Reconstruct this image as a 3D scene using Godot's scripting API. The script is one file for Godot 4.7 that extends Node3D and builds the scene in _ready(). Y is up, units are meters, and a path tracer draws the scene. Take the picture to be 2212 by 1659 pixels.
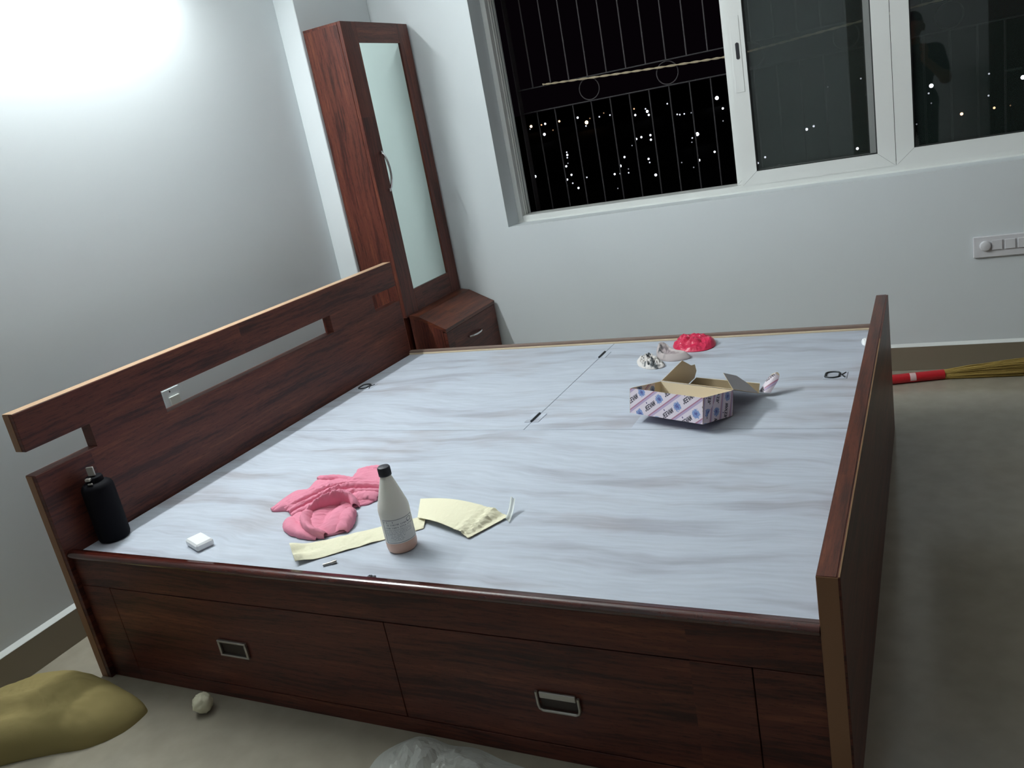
extends Node3D
# A bedroom at night: a large storage bed with a whitewashed plywood deck, a mirror cabinet in the corner,
# a sliding window over a dark town. One tube light on the wall above the headboard lights everything.
# x runs along the window wall from the headboard wall, y is up, z runs from the window wall to the camera.

const PLATFORM := 0.409
const WALL_X := -0.339
const WALL_Z := -0.700
const ROOM_H := 2.78
const ROOM_X := 3.55
const ROOM_Z := 4.35
const BED_W := 1.852
const BED_L := 2.0474

var M := {}
var used := {}
var bed_at: Transform3D


# ------------------------------------------------------------------ mesh builder
class Mb:
	var v := PackedVector3Array()
	var n := PackedVector3Array()
	var uv := PackedVector2Array()
	var col := PackedColorArray()
	var ix := PackedInt32Array()
	var colored := false

	func tri(a: Vector3, b: Vector3, c: Vector3, nn: Vector3, ua := Vector2.ZERO, ub := Vector2.ZERO, uc := Vector2.ZERO) -> void:
		var k := v.size()
		if (b - a).cross(c - a).dot(nn) > 0.0:
			v.append_array([a, c, b])
			uv.append_array([ua, uc, ub])
		else:
			v.append_array([a, b, c])
			uv.append_array([ua, ub, uc])
		n.append_array([nn, nn, nn])
		ix.append_array([k, k + 1, k + 2])
		if colored:
			col.append_array([Color.WHITE, Color.WHITE, Color.WHITE])

	func quad(a: Vector3, b: Vector3, c: Vector3, d: Vector3, nn: Vector3, ua := Vector2.ZERO, ub := Vector2.ZERO, uc := Vector2.ZERO, ud := Vector2.ZERO) -> void:
		tri(a, b, c, nn, ua, ub, uc)
		tri(a, c, d, nn, ua, uc, ud)

	static func plane_uv(p: Vector3, nax: int, grain: int) -> Vector2:
		var ua := grain
		if ua == nax:
			ua = (nax + 1) % 3
		var va := 3 - nax - ua
		return Vector2(p[ua], p[va])

	# a chamfered box from corner lo to corner hi; the grain axis becomes u, in metres
	func box(lo: Vector3, hi: Vector3, grain := 0, ch := 0.0015, shift := Vector2.ZERO) -> void:
		var c := (lo + hi) * 0.5
		var h := (hi - lo) * 0.5
		ch = minf(ch, minf(h.x, minf(h.y, h.z)) * 0.45)
		for ax in 3:
			var a1 := (ax + 1) % 3
			var a2 := (ax + 2) % 3
			for s in [-1.0, 1.0]:
				var p := []
				for q in [[-1.0, -1.0], [1.0, -1.0], [1.0, 1.0], [-1.0, 1.0]]:
					var o := Vector3.ZERO
					o[ax] = s * h[ax]
					o[a1] = q[0] * (h[a1] - ch)
					o[a2] = q[1] * (h[a2] - ch)
					p.append(c + o)
				var nn := Vector3.ZERO
				nn[ax] = s
				quad(p[0], p[1], p[2], p[3], nn, plane_uv(p[0], ax, grain) + shift, plane_uv(p[1], ax, grain) + shift, plane_uv(p[2], ax, grain) + shift, plane_uv(p[3], ax, grain) + shift)
			if ch <= 0.0:
				continue
			for s1 in [-1.0, 1.0]:
				for s2 in [-1.0, 1.0]:
					var e := []
					for q in [[-1.0, 0], [1.0, 0], [1.0, 1], [-1.0, 1]]:
						var o := Vector3.ZERO
						o[ax] = q[0] * (h[ax] - ch)
						o[a1] = s1 * (h[a1] - (ch if q[1] == 1 else 0.0))
						o[a2] = s2 * (h[a2] - (0.0 if q[1] == 1 else ch))
						e.append(c + o)
					var nn := Vector3.ZERO
					nn[a1] = s1
					nn[a2] = s2
					nn = nn.normalized()
					var f := a1
					quad(e[0], e[1], e[2], e[3], nn, plane_uv(e[0], f, grain) + shift, plane_uv(e[1], f, grain) + shift, plane_uv(e[2], f, grain) + shift, plane_uv(e[3], f, grain) + shift)
		if ch > 0.0:
			for sx in [-1.0, 1.0]:
				for sy in [-1.0, 1.0]:
					for sz in [-1.0, 1.0]:
						var s := Vector3(sx, sy, sz)
						var k := c + s * h
						tri(k - Vector3(0, sy * ch, sz * ch), k - Vector3(sx * ch, 0, sz * ch), k - Vector3(sx * ch, sy * ch, 0), s.normalized())

	# a convex or simple polygon in the plane of axes (a, b), pushed from lo to hi along the third axis
	func prism(poly: PackedVector2Array, a: int, b: int, lo: float, hi: float, grain := 0) -> void:
		var ax := 3 - a - b
		var at := func(p: Vector2, w: float) -> Vector3:
			var o := Vector3.ZERO
			o[a] = p.x
			o[b] = p.y
			o[ax] = w
			return o
		var t := Geometry2D.triangulate_polygon(poly)
		for w in [lo, hi]:
			var nn := Vector3.ZERO
			nn[ax] = 1.0 if w == hi else -1.0
			for i in range(0, t.size(), 3):
				var p0: Vector3 = at.call(poly[t[i]], w)
				var p1: Vector3 = at.call(poly[t[i + 1]], w)
				var p2: Vector3 = at.call(poly[t[i + 2]], w)
				tri(p0, p1, p2, nn, plane_uv(p0, ax, grain), plane_uv(p1, ax, grain), plane_uv(p2, ax, grain))
		var ccw := not Geometry2D.is_polygon_clockwise(poly)
		for i in poly.size():
			var p := poly[i]
			var q := poly[(i + 1) % poly.size()]
			var d := (q - p).normalized()
			var m := Vector2(d.y, -d.x)
			if not ccw:
				m = -m
			var nn := Vector3.ZERO
			nn[a] = m.x
			nn[b] = m.y
			var f := a if absf(m.x) > absf(m.y) else b
			var k0: Vector3 = at.call(p, lo)
			var k1: Vector3 = at.call(q, lo)
			var k2: Vector3 = at.call(q, hi)
			var k3: Vector3 = at.call(p, hi)
			quad(k0, k1, k2, k3, nn, plane_uv(k0, f, grain), plane_uv(k1, f, grain), plane_uv(k2, f, grain), plane_uv(k3, f, grain))

	# a grid of points, rows of equal length, smooth; closed joins each row's end to its start
	func grid(pts: PackedVector3Array, w: int, uvs := PackedVector2Array(), closed := false, cols := PackedColorArray()) -> void:
		var hgt := pts.size() / w
		var k := v.size()
		var acc := PackedVector3Array()
		acc.resize(pts.size())
		var faces := PackedInt32Array()
		for j in hgt - 1:
			for i in (w if closed else w - 1):
				var a := j * w + i
				var b := j * w + (i + 1) % w
				var c := (j + 1) * w + (i + 1) % w
				var d := (j + 1) * w + i
				for f in [[a, b, c], [a, c, d]]:
					var m: Vector3 = (pts[f[1]] - pts[f[0]]).cross(pts[f[2]] - pts[f[0]])
					acc[f[0]] -= m
					acc[f[1]] -= m
					acc[f[2]] -= m
					faces.append_array([f[0], f[1], f[2]])
		for i in pts.size():
			v.append(pts[i])
			n.append(acc[i].normalized() if acc[i].length() > 1e-14 else Vector3.UP)
			uv.append(uvs[i] if uvs.size() else Vector2(pts[i].x, pts[i].z))
			if colored:
				col.append(cols[i] if cols.size() else Color.WHITE)
		for f in faces:
			ix.append(k + f)

	# a profile of (radius, height) turned about the y axis through at
	func lathe(prof: PackedVector2Array, at := Vector3.ZERO, seg := 36, a0 := 0.0, a1 := TAU) -> void:
		var closed := a1 - a0 > TAU - 0.001
		var w := seg if closed else seg + 1
		var pts := PackedVector3Array()
		var uvs := PackedVector2Array()
		for p in prof:
			for i in w:
				var t := a0 + (a1 - a0) * i / seg
				pts.append(at + Vector3(p.x * cos(t), p.y, p.x * sin(t)))
				uvs.append(Vector2(float(i) / seg, (p.y - prof[0].y) / maxf(prof[prof.size() - 1].y - prof[0].y, 1e-5)))
		grid(pts, w, uvs, closed)

	# a tube of given radius (or radii) along a path
	func tube(path: PackedVector3Array, r: float, seg := 12, r1 := -1.0, squash := 1.0) -> void:
		var pts := PackedVector3Array()
		var uvs := PackedVector2Array()
		var up := Vector3.UP
		var run := 0.0
		for j in path.size():
			var t := (path[mini(j + 1, path.size() - 1)] - path[maxi(j - 1, 0)]).normalized()
			if absf(t.dot(up)) > 0.95:
				up = Vector3.RIGHT
			var s := t.cross(up).normalized()
			up = s.cross(t).normalized()
			if j > 0:
				run += path[j].distance_to(path[j - 1])
			var rr := r if r1 < 0.0 else lerpf(r, r1, float(j) / (path.size() - 1))
			for i in seg:
				var a := TAU * i / seg
				pts.append(path[j] + s * cos(a) * rr + up * sin(a) * rr * squash)
				uvs.append(Vector2(run, float(i) / seg))
		grid(pts, seg, uvs, true)
		for e in [0, path.size() - 1]:
			var d := (path[1] - path[0]).normalized() * -1.0 if e == 0 else (path[path.size() - 1] - path[path.size() - 2]).normalized()
			for i in seg:
				tri(path[e], pts[e * seg + i], pts[e * seg + (i + 1) % seg], d)

	func surface(into: ArrayMesh, m: Material) -> ArrayMesh:
		var a := []
		a.resize(Mesh.ARRAY_MAX)
		a[Mesh.ARRAY_VERTEX] = v
		a[Mesh.ARRAY_NORMAL] = n
		a[Mesh.ARRAY_TEX_UV] = uv
		if colored:
			a[Mesh.ARRAY_COLOR] = col
		a[Mesh.ARRAY_INDEX] = ix
		into.add_surface_from_arrays(Mesh.PRIMITIVE_TRIANGLES, a)
		into.surface_set_material(into.get_surface_count() - 1, m)
		return into


# ------------------------------------------------------------------ naming
func numbered(called: String) -> String:
	var k: int = used.get(called, -1) + 1
	used[called] = k
	return called if k == 0 else "%s_%03d" % [called, k]


func tag(o: Node3D, label: String, category: String, group := "", kind := "") -> Node3D:
	if label:
		o.set_meta("label", label)
	if category:
		o.set_meta("category", category)
	if group:
		o.set_meta("group", group)
	if kind:
		o.set_meta("kind", kind)
	return o


func base(called: String, at := Transform3D.IDENTITY) -> Node3D:
	var o := Node3D.new()
	o.name = numbered(called)
	o.transform = at
	add_child(o)
	return o


func part(called: String, mb: Mb, m: Material, parent: Node3D, at := Transform3D.IDENTITY, label := "") -> MeshInstance3D:
	var o := MeshInstance3D.new()
	o.mesh = mb.surface(ArrayMesh.new(), m)
	o.name = numbered(called) if parent == self else called
	o.transform = at
	o.cast_shadow = GeometryInstance3D.SHADOW_CASTING_SETTING_ON
	parent.add_child(o, true)
	if label:
		o.set_meta("label", label)
	return o


func part_mesh(called: String, mesh: Mesh, parent: Node3D, at := Transform3D.IDENTITY) -> MeshInstance3D:
	var o := MeshInstance3D.new()
	o.mesh = mesh
	o.name = numbered(called) if parent == self else called
	o.transform = at
	parent.add_child(o, true)
	return o


func struct(called: String, mb: Mb, m: Material) -> MeshInstance3D:
	var o := part(called, mb, m, self)
	o.set_meta("kind", "structure")
	return o


func bx(lo: Vector3, hi: Vector3, grain := 0, ch := 0.0015, shift := Vector2.ZERO) -> Mb:
	var b := Mb.new()
	b.box(lo, hi, grain, ch, shift)
	return b


func on_bed(x: float, z: float, h := PLATFORM) -> Vector3:
	return bed_at * Vector3(x, h, z)


func bed_spot(x: float, z: float, turn := 0.0, h := PLATFORM) -> Transform3D:
	return Transform3D(bed_at.basis * Basis(Vector3.UP, turn), on_bed(x, z, h))


# ------------------------------------------------------------------ soft shapes
# smooth closed outline through flat x, z pairs
func outline(flat: Array, count: int) -> PackedVector2Array:
	var c := PackedVector2Array()
	for i in range(0, flat.size(), 2):
		c.append(Vector2(flat[i], flat[i + 1]))
	var dense := PackedVector2Array()
	var m := c.size()
	for i in m:
		for k in 12:
			dense.append(c[i].cubic_interpolate(c[(i + 1) % m], c[(i + m - 1) % m], c[(i + 2) % m], k / 12.0))
	var run := [0.0]
	for i in dense.size():
		run.append(run[i] + dense[i].distance_to(dense[(i + 1) % dense.size()]))
	var out := PackedVector2Array()
	var j := 0
	for i in count:
		var want: float = run[run.size() - 1] * i / count
		while j < dense.size() - 1 and run[j + 1] < want:
			j += 1
		var f: float = (want - run[j]) / maxf(run[j + 1] - run[j], 1e-9)
		out.append(dense[j].lerp(dense[(j + 1) % dense.size()], clampf(f, 0, 1)))
	return out


# a lump standing on its outline: height(point, share of the way out) over each point, a wall down at the rim
func lump(flat: Array, c: Vector2, height: Callable, na := 140, nr := 30, tint: Variant = null, flat_faces := false) -> Mb:
	var ring := outline(flat, na)
	var b := Mb.new()
	b.colored = tint != null
	var pts := PackedVector3Array()
	var cols := PackedColorArray()
	for j in nr + 2:
		var r := clampf(float(j) / nr, 0.0, 1.0)
		for i in na:
			var p := c.lerp(ring[i], r)
			var h: float = height.call(p, r) if j <= nr else 0.0
			if j > nr:
				p = c.lerp(ring[i], 0.985)
			pts.append(Vector3(p.x - c.x, h, p.y - c.y))
			if b.colored:
				cols.append(tint.call(p, r))
	if flat_faces:
		for j in nr + 1:
			for i in na:
				var q := [j * na + i, j * na + (i + 1) % na, (j + 1) * na + (i + 1) % na, (j + 1) * na + i]
				for t in [[q[0], q[1], q[2]], [q[0], q[2], q[3]]]:
					var m := -(pts[t[1]] - pts[t[0]]).cross(pts[t[2]] - pts[t[0]])
					if m.length() > 1e-12:
						b.tri(pts[t[0]], pts[t[1]], pts[t[2]], m.normalized())
		return b
	b.grid(pts, na, PackedVector2Array(), true, cols)
	return b


# a cloth fold lofted along flat x, z pairs into an existing mesh: half-round, tapered at both ends, slightly leaning
func fold(b: Mb, flat: Array, c: Vector2, wide: float, high: float, wr: FastNoiseLite) -> void:
	var k := []
	for i in range(0, flat.size(), 2):
		k.append(Vector2(flat[i], flat[i + 1]))
	var path := PackedVector2Array()
	for i in k.size() - 1:
		for s in 14:
			path.append((k[i] as Vector2).cubic_interpolate(k[i + 1], k[maxi(i - 1, 0)], k[mini(i + 2, k.size() - 1)], s / 14.0))
	path.append(k[k.size() - 1])
	var pts := PackedVector3Array()
	var seg := 16
	for j in path.size():
		var t := float(j) / (path.size() - 1)
		var d := (path[mini(j + 1, path.size() - 1)] - path[maxi(j - 1, 0)]).normalized()
		var nrm := Vector2(-d.y, d.x)
		var env := pow(sin(PI * clampf(t * 0.94 + 0.03, 0.0, 1.0)), 0.45)
		for i in seg + 1:
			var a := PI * i / seg
			var rough := 1.0 + 0.16 * wr.get_noise_2d(path[j].x * 1.2 + i * 0.004, path[j].y * 1.2 + i * 0.003)
			var off := cos(a) * wide * (0.45 + 0.55 * env) * rough
			var y := sin(a) * high * env * rough
			off += 0.25 * y
			pts.append(Vector3(path[j].x + nrm.x * off - c.x, y + 0.002, path[j].y + nrm.y * off - c.y))
	b.grid(pts, seg + 1)


# a thin sheet over four corners (x, z), lifted by height(u, v)
func sheet(q: Array, c: Vector2, height: Callable, nu := 40, nv := 16, thick := 0.0012) -> Mb:
	var b := Mb.new()
	for side in 2:
		var pts := PackedVector3Array()
		for j in nv + 1:
			for i in nu + 1:
				var u := float(i) / nu
				var w := float(j) / nv
				var p: Vector2 = (q[0] as Vector2).lerp(q[1], u).lerp((q[3] as Vector2).lerp(q[2], u), w)
				pts.append(Vector3(p.x - c.x, height.call(u, w) + (thick if side == 0 else 0.0), p.y - c.y))
		b.grid(pts, nu + 1)
	return b


func ridge(p: Vector2, flat: Array, width: float) -> float:
	var best := 1e9
	for i in range(0, flat.size() - 2, 2):
		var q := Geometry2D.get_closest_point_to_segment(p, Vector2(flat[i], flat[i + 1]), Vector2(flat[i + 2], flat[i + 3]))
		best = minf(best, p.distance_squared_to(q))
	return exp(-best / (width * width))


func noise(freq: float, kind := FastNoiseLite.TYPE_SIMPLEX_SMOOTH, seed_ := 7) -> FastNoiseLite:
	var f := FastNoiseLite.new()
	f.noise_type = kind
	f.frequency = freq
	f.seed = seed_
	if kind == FastNoiseLite.TYPE_CELLULAR:
		f.cellular_return_type = FastNoiseLite.RETURN_DISTANCE2_SUB
		f.fractal_type = FastNoiseLite.FRACTAL_NONE
	return f


# ------------------------------------------------------------------ materials
func mat(called: String, c: Color, rough := 0.6, metal := 0.0, spec := 0.5) -> StandardMaterial3D:
	var m := StandardMaterial3D.new()
	m.resource_name = called
	m.albedo_color = c
	m.roughness = rough
	m.metallic = metal
	m.metallic_specular = spec
	M[called] = m
	return m


func rgb8(r: int, g: int, b: int) -> Color:
	return Color(r / 255.0, g / 255.0, b / 255.0)


func wood_image(w: int, h: int, seed_: int, dark: Color, mid: Color, light: Color, red: Color) -> Image:
	var im := Image.create(w, h, false, Image.FORMAT_RGB8)
	var a := noise(1.0, FastNoiseLite.TYPE_SIMPLEX_SMOOTH, seed_)
	var b := noise(1.0, FastNoiseLite.TYPE_SIMPLEX, seed_ + 1)
	var c := noise(1.0, FastNoiseLite.TYPE_SIMPLEX_SMOOTH, seed_ + 2)
	for y in h:
		var fy := float(y) / h
		for x in w:
			var fx := float(x) / w
			var bend := c.get_noise_2d(fx * 2.4, fy * 2.0) * 0.016
			var broad := a.get_noise_2d(fx * 2.0, (fy + bend) * 13.0) * 0.5 + 0.5
			var fine := b.get_noise_2d(fx * 6.0, (fy + bend) * 70.0)
			var pore := b.get_noise_2d(fx * 26.0 + 40.0, (fy + bend) * 190.0)
			var blush := c.get_noise_2d(fx * 4.0 + 9.0, fy * 6.0 + 3.0) * 0.5 + 0.5
			var t := clampf(broad * 0.9 + fine * 0.28 + pore * 0.12, 0.0, 1.0)
			var k := dark.lerp(mid, smoothstep(0.12, 0.5, t)).lerp(light, smoothstep(0.5, 0.98, t))
			k = k.lerp(red, blush * 0.35)
			if pore < -0.5:
				k = k.darkened(0.18)
			im.set_pixel(x, y, k)
	return im


func wash_image(w: int, h: int) -> Image:
	var im := Image.create(w, h, false, Image.FORMAT_RGB8)
	var a := noise(1.0, FastNoiseLite.TYPE_SIMPLEX_SMOOTH, 31)
	var b := noise(1.0, FastNoiseLite.TYPE_SIMPLEX_SMOOTH, 32)
	var white := rgb8(186, 193, 205)
	var grey := rgb8(160, 162, 173)
	var tan_ := rgb8(160, 152, 154)
	var bright := rgb8(202, 208, 219)
	for y in h:
		var fy := float(y) / h
		for x in w:
			var fx := float(x) / w
			var lean := fy - fx * 0.03 + b.get_noise_2d(fx * 2.0, fy * 2.0) * 0.035
			var s := a.get_noise_2d(fx * 2.6, lean * 17.0)
			var t := a.get_noise_2d(fx * 5.0 + 7.0, lean * 48.0 + 3.0)
			var br := b.get_noise_2d(fx * 12.0, lean * 130.0)
			var patch := b.get_noise_2d(fx * 2.6 + 3.0, fy * 2.6 + 8.0)
			var k := white
			k = k.lerp(grey, clampf(smoothstep(0.0, 0.65, s) * 0.75 + smoothstep(0.2, 0.8, t) * 0.35 * smoothstep(-0.2, 0.4, patch), 0, 1))
			k = k.lerp(tan_, smoothstep(0.1, 0.75, patch + s * 0.35) * 0.42)
			k = k.lerp(bright, smoothstep(0.1, 0.7, -s) * 0.35 + smoothstep(0.25, 0.8, -t) * 0.25)
			im.set_pixel(x, y, k.darkened(clampf(-br * 0.05, -0.03, 0.05)))
	return im


# strokes of the carton's lettering on a unit cell: pairs of points per letter
func letter_strokes() -> Array:
	var word := ["J", "E", "E", "V", "A", "N"]
	var shape := {
		"J": [0.65, 0.0, 0.65, 0.75, 0.65, 0.75, 0.35, 1.0, 0.35, 1.0, 0.1, 0.8],
		"E": [0.1, 0.0, 0.1, 1.0, 0.1, 0.0, 0.7, 0.0, 0.1, 0.5, 0.6, 0.5, 0.1, 1.0, 0.7, 1.0],
		"V": [0.0, 0.0, 0.4, 1.0, 0.4, 1.0, 0.8, 0.0],
		"A": [0.0, 1.0, 0.4, 0.0, 0.4, 0.0, 0.8, 1.0, 0.18, 0.65, 0.62, 0.65],
		"N": [0.1, 1.0, 0.1, 0.0, 0.1, 0.0, 0.75, 1.0, 0.75, 1.0, 0.75, 0.0],
	}
	var out := []
	for i in word.size():
		var s: Array = shape[word[i]]
		for k in range(0, s.size(), 4):
			out.append([Vector2(i + s[k], s[k + 1]), Vector2(i + s[k + 2], s[k + 3])])
	return out


func carton_image(n_px: int) -> Image:
	var im := Image.create(n_px, n_px, false, Image.FORMAT_RGB8)
	var strokes := letter_strokes()
	var blot := noise(1.0, FastNoiseLite.TYPE_SIMPLEX_SMOOTH, 55)
	var turn := deg_to_rad(36.0)
	var ink := rgb8(62, 58, 70)
	for y in n_px:
		for x in n_px:
			# metres on the card: the picture covers 0.30 m each way, v upwards
			var p := Vector2(float(x) / n_px, 1.0 - float(y) / n_px) * 0.30
			var along := p.x * cos(turn) + p.y * sin(turn)
			var across := -p.x * sin(turn) + p.y * cos(turn)
			var band := fposmod(across, 0.050) / 0.050
			var row := floori(across / 0.050)
			var k := rgb8(216, 206, 216)
			var cell := fposmod(along + (row % 2) * 0.045, 0.09)
			# stripes: a broad mauve one and a thin dark red one beside it
			if band < 0.17:
				k = rgb8(176, 160, 190)
			if band > 0.13 and band < 0.20:
				k = rgb8(168, 116, 138)
			# blue flower-like blots between the words
			var d := Vector2(cell - 0.078, (band - 0.60) * 0.050)
			var e := d.length() + blot.get_noise_2d(p.x * 170.0, p.y * 170.0) * 0.007
			if band > 0.2 and e < 0.0135:
				k = rgb8(104, 122, 178).lerp(rgb8(142, 168, 206), clampf(blot.get_noise_2d(p.x * 300.0 + 5.0, p.y * 300.0) + 0.5, 0, 1))
				if e < 0.005:
					k = rgb8(84, 90, 150)
			# the word, slanting upward with the stripes
			var q := Vector2((cell - 0.012) / 0.0075, (0.72 - band) * 0.050 / 0.0125)
			q.x -= 0.25 * (1.0 - q.y)
			if q.x > -0.3 and q.x < 6.2 and q.y > -0.3 and q.y < 1.3 and band > 0.2:
				for s in strokes:
					var c := Geometry2D.get_closest_point_to_segment(q, s[0], s[1])
					if Vector2((q.x - c.x) * 0.6, q.y - c.y).length() < 0.11:
						k = ink
						break
			# a small tick above the word
			var tq := Vector2(cell - 0.030, (band - 0.88) * 0.05)
			if absf(tq.x) < 0.0016 and absf(tq.y) < 0.0028:
				k = rgb8(84, 74, 120)
			im.set_pixel(x, y, k)
	return im


func label_image(w: int, h: int) -> Image:
	var im := Image.create(w, h, false, Image.FORMAT_RGB8)
	im.fill(rgb8(232, 232, 228))
	var rng := RandomNumberGenerator.new()
	rng.seed = 12
	var ink := rgb8(70, 72, 84)
	for r in [Rect2i(8, 8, w - 16, 4), Rect2i(8, h - 12, w - 16, 4), Rect2i(8, 8, 4, h - 16), Rect2i(w - 12, 8, 4, h - 16)]:
		im.fill_rect(r, ink)
	# heading words, then rows of small print: short upright and level strokes like letters
	var rows := [[22, 18, 18, 92, 3], [50, 16, 40, 90, 2], [52, 16, 138, 100, 2], [78, 18, 132, 110, 2], [82, 13, 22, 92, 2]]
	for k in 9:
		rows.append([106 + k * 14, 8, 22, (w - 60) if k < 4 else 150 - k * 4, 1])
	for r in rows:
		var x: int = r[2]
		while x < r[2] + r[3]:
			var cw := maxi(3, int(r[1] * 0.55))
			if rng.randf() > 0.14:
				im.fill_rect(Rect2i(x, r[0], r[4], r[1]), ink)
				if rng.randf() > 0.4:
					im.fill_rect(Rect2i(x, r[0] + rng.randi_range(0, r[1] - r[4]), cw - 1, r[4]), ink)
				if rng.randf() > 0.5:
					im.fill_rect(Rect2i(x + cw - 2, r[0] + r[1] / 3, r[4], r[1] - r[1] / 3), ink)
			x += cw + 2
	# a ring mark at the upper right
	for a in 200:
		var p := Vector2(w - 50, 44) + Vector2(cos(a * TAU / 200), sin(a * TAU / 200)) * 20.0
		im.fill_rect(Rect2i(int(p.x), int(p.y), 3, 3), ink)
	return im


func tex(im: Image) -> ImageTexture:
	im.generate_mipmaps()
	return ImageTexture.create_from_image(im)


func bumpy(m: StandardMaterial3D, freq: float, depth: float, repeat: float, seed_ := 3) -> void:
	var t := NoiseTexture2D.new()
	t.width = 512
	t.height = 512
	t.seamless = true
	t.noise = noise(freq, FastNoiseLite.TYPE_SIMPLEX_SMOOTH, seed_)
	m.heightmap_enabled = true
	m.heightmap_texture = t
	m.heightmap_scale = depth
	m.uv1_triplanar = true
	m.uv1_scale = Vector3.ONE * repeat


func make_materials() -> void:
	var wi := wood_image(1024, 512, 11, rgb8(50, 26, 22), rgb8(90, 48, 37), rgb8(128, 76, 52), rgb8(106, 46, 40))
	var wt := tex(wi)
	var wood := mat("wood", Color.WHITE, 0.42, 0.0, 0.42)
	wood.albedo_texture = wt
	wood.uv1_scale = Vector3(1.0 / 1.9, 1.0 / 0.95, 1)
	var edge := mat("wood_edge", Color(1.0, 0.98, 0.86), 0.36, 0.0, 0.5)
	edge.albedo_texture = wt
	edge.uv1_scale = Vector3(1.0 / 1.1, 1.0 / 0.4, 1)
	edge.uv1_offset = Vector3(0.3, 0.2, 0)
	mat("end_band", rgb8(138, 100, 70), 0.5)
	mat("pale_edge", rgb8(190, 156, 126), 0.4, 0.0, 0.5)
	var cap := mat("wood_cap", rgb8(214, 168, 160), 0.2, 0.0, 0.55)
	cap.albedo_texture = wt
	cap.uv1_scale = Vector3(1.0 / 1.7, 1.0 / 0.5, 1)
	cap.clearcoat_enabled = true
	cap.clearcoat = 0.6
	cap.clearcoat_roughness = 0.18
	mat("worn_edge", rgb8(128, 98, 66), 0.5)
	mat("back_edge", rgb8(128, 108, 98), 0.55)
	mat("raw_ply", rgb8(216, 200, 172), 0.7)
	var wash := mat("whitewash", Color.WHITE, 0.6, 0.0, 0.4)
	wash.albedo_texture = tex(wash_image(1024, 1024))
	wash.uv1_scale = Vector3(1.0 / 2.1, 1.0 / 2.0, 1)
	mat("wall_paint", rgb8(218, 224, 227), 0.75, 0.0, 0.3)
	var reveal := mat("plaster", rgb8(205, 208, 202), 0.8, 0.0, 0.3)
	bumpy(reveal, 0.06, 0.02, 3.0, 4)
	mat("ceiling_paint", rgb8(232, 234, 232), 0.85, 0.0, 0.2)
	mat("skirting_tile", rgb8(134, 124, 108), 0.3, 0.0, 0.45)
	mat("ledge_white", rgb8(226, 230, 228), 0.7)
	var fl := mat("floor_tile", rgb8(164, 157, 142), 0.16, 0.0, 0.5)
	var ft := NoiseTexture2D.new()
	ft.width = 512
	ft.height = 512
	ft.seamless = true
	ft.noise = noise(0.02, FastNoiseLite.TYPE_SIMPLEX, 9)
	var ramp := Gradient.new()
	ramp.set_color(0, Color(0.93, 0.93, 0.93))
	ramp.set_color(1, Color(1, 1, 1))
	ft.color_ramp = ramp
	fl.albedo_texture = ft
	fl.uv1_triplanar = true
	fl.uv1_scale = Vector3.ONE * 0.8
	mat("upvc", rgb8(226, 228, 226), 0.35, 0.0, 0.5)
	mat("rubber_seal", rgb8(40, 42, 42), 0.6)
	mat("dark_slot", rgb8(22, 22, 30), 0.5)
	var glass := mat("window_glass", Color(0.19, 0.24, 0.225, 0.22), 0.02, 0.0, 0.5)
	glass.transparency = BaseMaterial3D.TRANSPARENCY_ALPHA
	mat("mirror", rgb8(226, 240, 234), 0.03, 1.0)
	mat("chrome", rgb8(214, 214, 216), 0.16, 1.0)
	mat("satin_steel", rgb8(176, 172, 166), 0.42, 1.0)
	mat("dark_gap", rgb8(16, 11, 11), 0.9)
	mat("drawer_dark", rgb8(38, 24, 18), 0.5)
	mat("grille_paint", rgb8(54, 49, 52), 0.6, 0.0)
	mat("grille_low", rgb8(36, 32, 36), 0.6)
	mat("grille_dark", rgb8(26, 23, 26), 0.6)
	mat("rope", rgb8(178, 164, 138), 0.9)
	mat("switch_white", rgb8(216, 216, 220), 0.4)
	mat("broom_red", rgb8(196, 34, 44), 0.35)
	mat("broom_straw", rgb8(168, 142, 74), 0.8)
	mat("tape_white", rgb8(226, 196, 196), 0.6)
	var pink := mat("pink_cloth", rgb8(228, 146, 168), 0.9, 0.0, 0.2)
	pink.rim_enabled = true
	pink.rim = 0.4
	bumpy(pink, 0.12, 0.04, 12.0, 21)
	var paper := mat("cream_paper", rgb8(234, 229, 202), 0.8, 0.0, 0.25)
	bumpy(paper, 0.03, 0.15, 3.5, 22)
	mat("bottle_white", rgb8(236, 234, 228), 0.38, 0.0, 0.45)
	M.bottle_white.backlight_enabled = true
	M.bottle_white.backlight = Color(0.7, 0.7, 0.68)
	mat("bottle_residue", rgb8(226, 186, 166), 0.35, 0.0, 0.45)
	mat("black_plastic", rgb8(46, 46, 54), 0.45)
	var lab := mat("bottle_label", Color.WHITE, 0.5)
	lab.albedo_texture = tex(label_image(256, 256))
	lab.texture_repeat = false
	mat("flask_black", rgb8(13, 13, 19), 0.7, 0.0, 0.25)
	mat("soap_white", rgb8(240, 242, 244), 0.45)
	var red := mat("red_plastic", rgb8(214, 44, 84), 0.3, 0.0, 0.5)
	red.backlight_enabled = true
	red.backlight = Color(0.25, 0.02, 0.05)
	var rag := mat("rag_cloth", Color.WHITE, 0.9, 0.0, 0.2)
	rag.vertex_color_use_as_albedo = true
	bumpy(rag, 0.1, 0.05, 14.0, 25)
	var print_ := mat("carton_print", Color.WHITE, 0.5)
	print_.albedo_texture = tex(carton_image(768))
	print_.uv1_scale = Vector3(1.0 / 0.30, -1.0 / 0.30, 1)
	mat("kraft", rgb8(216, 200, 172), 0.85)
	mat("kraft_grey", rgb8(206, 208, 210), 0.75)
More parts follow.
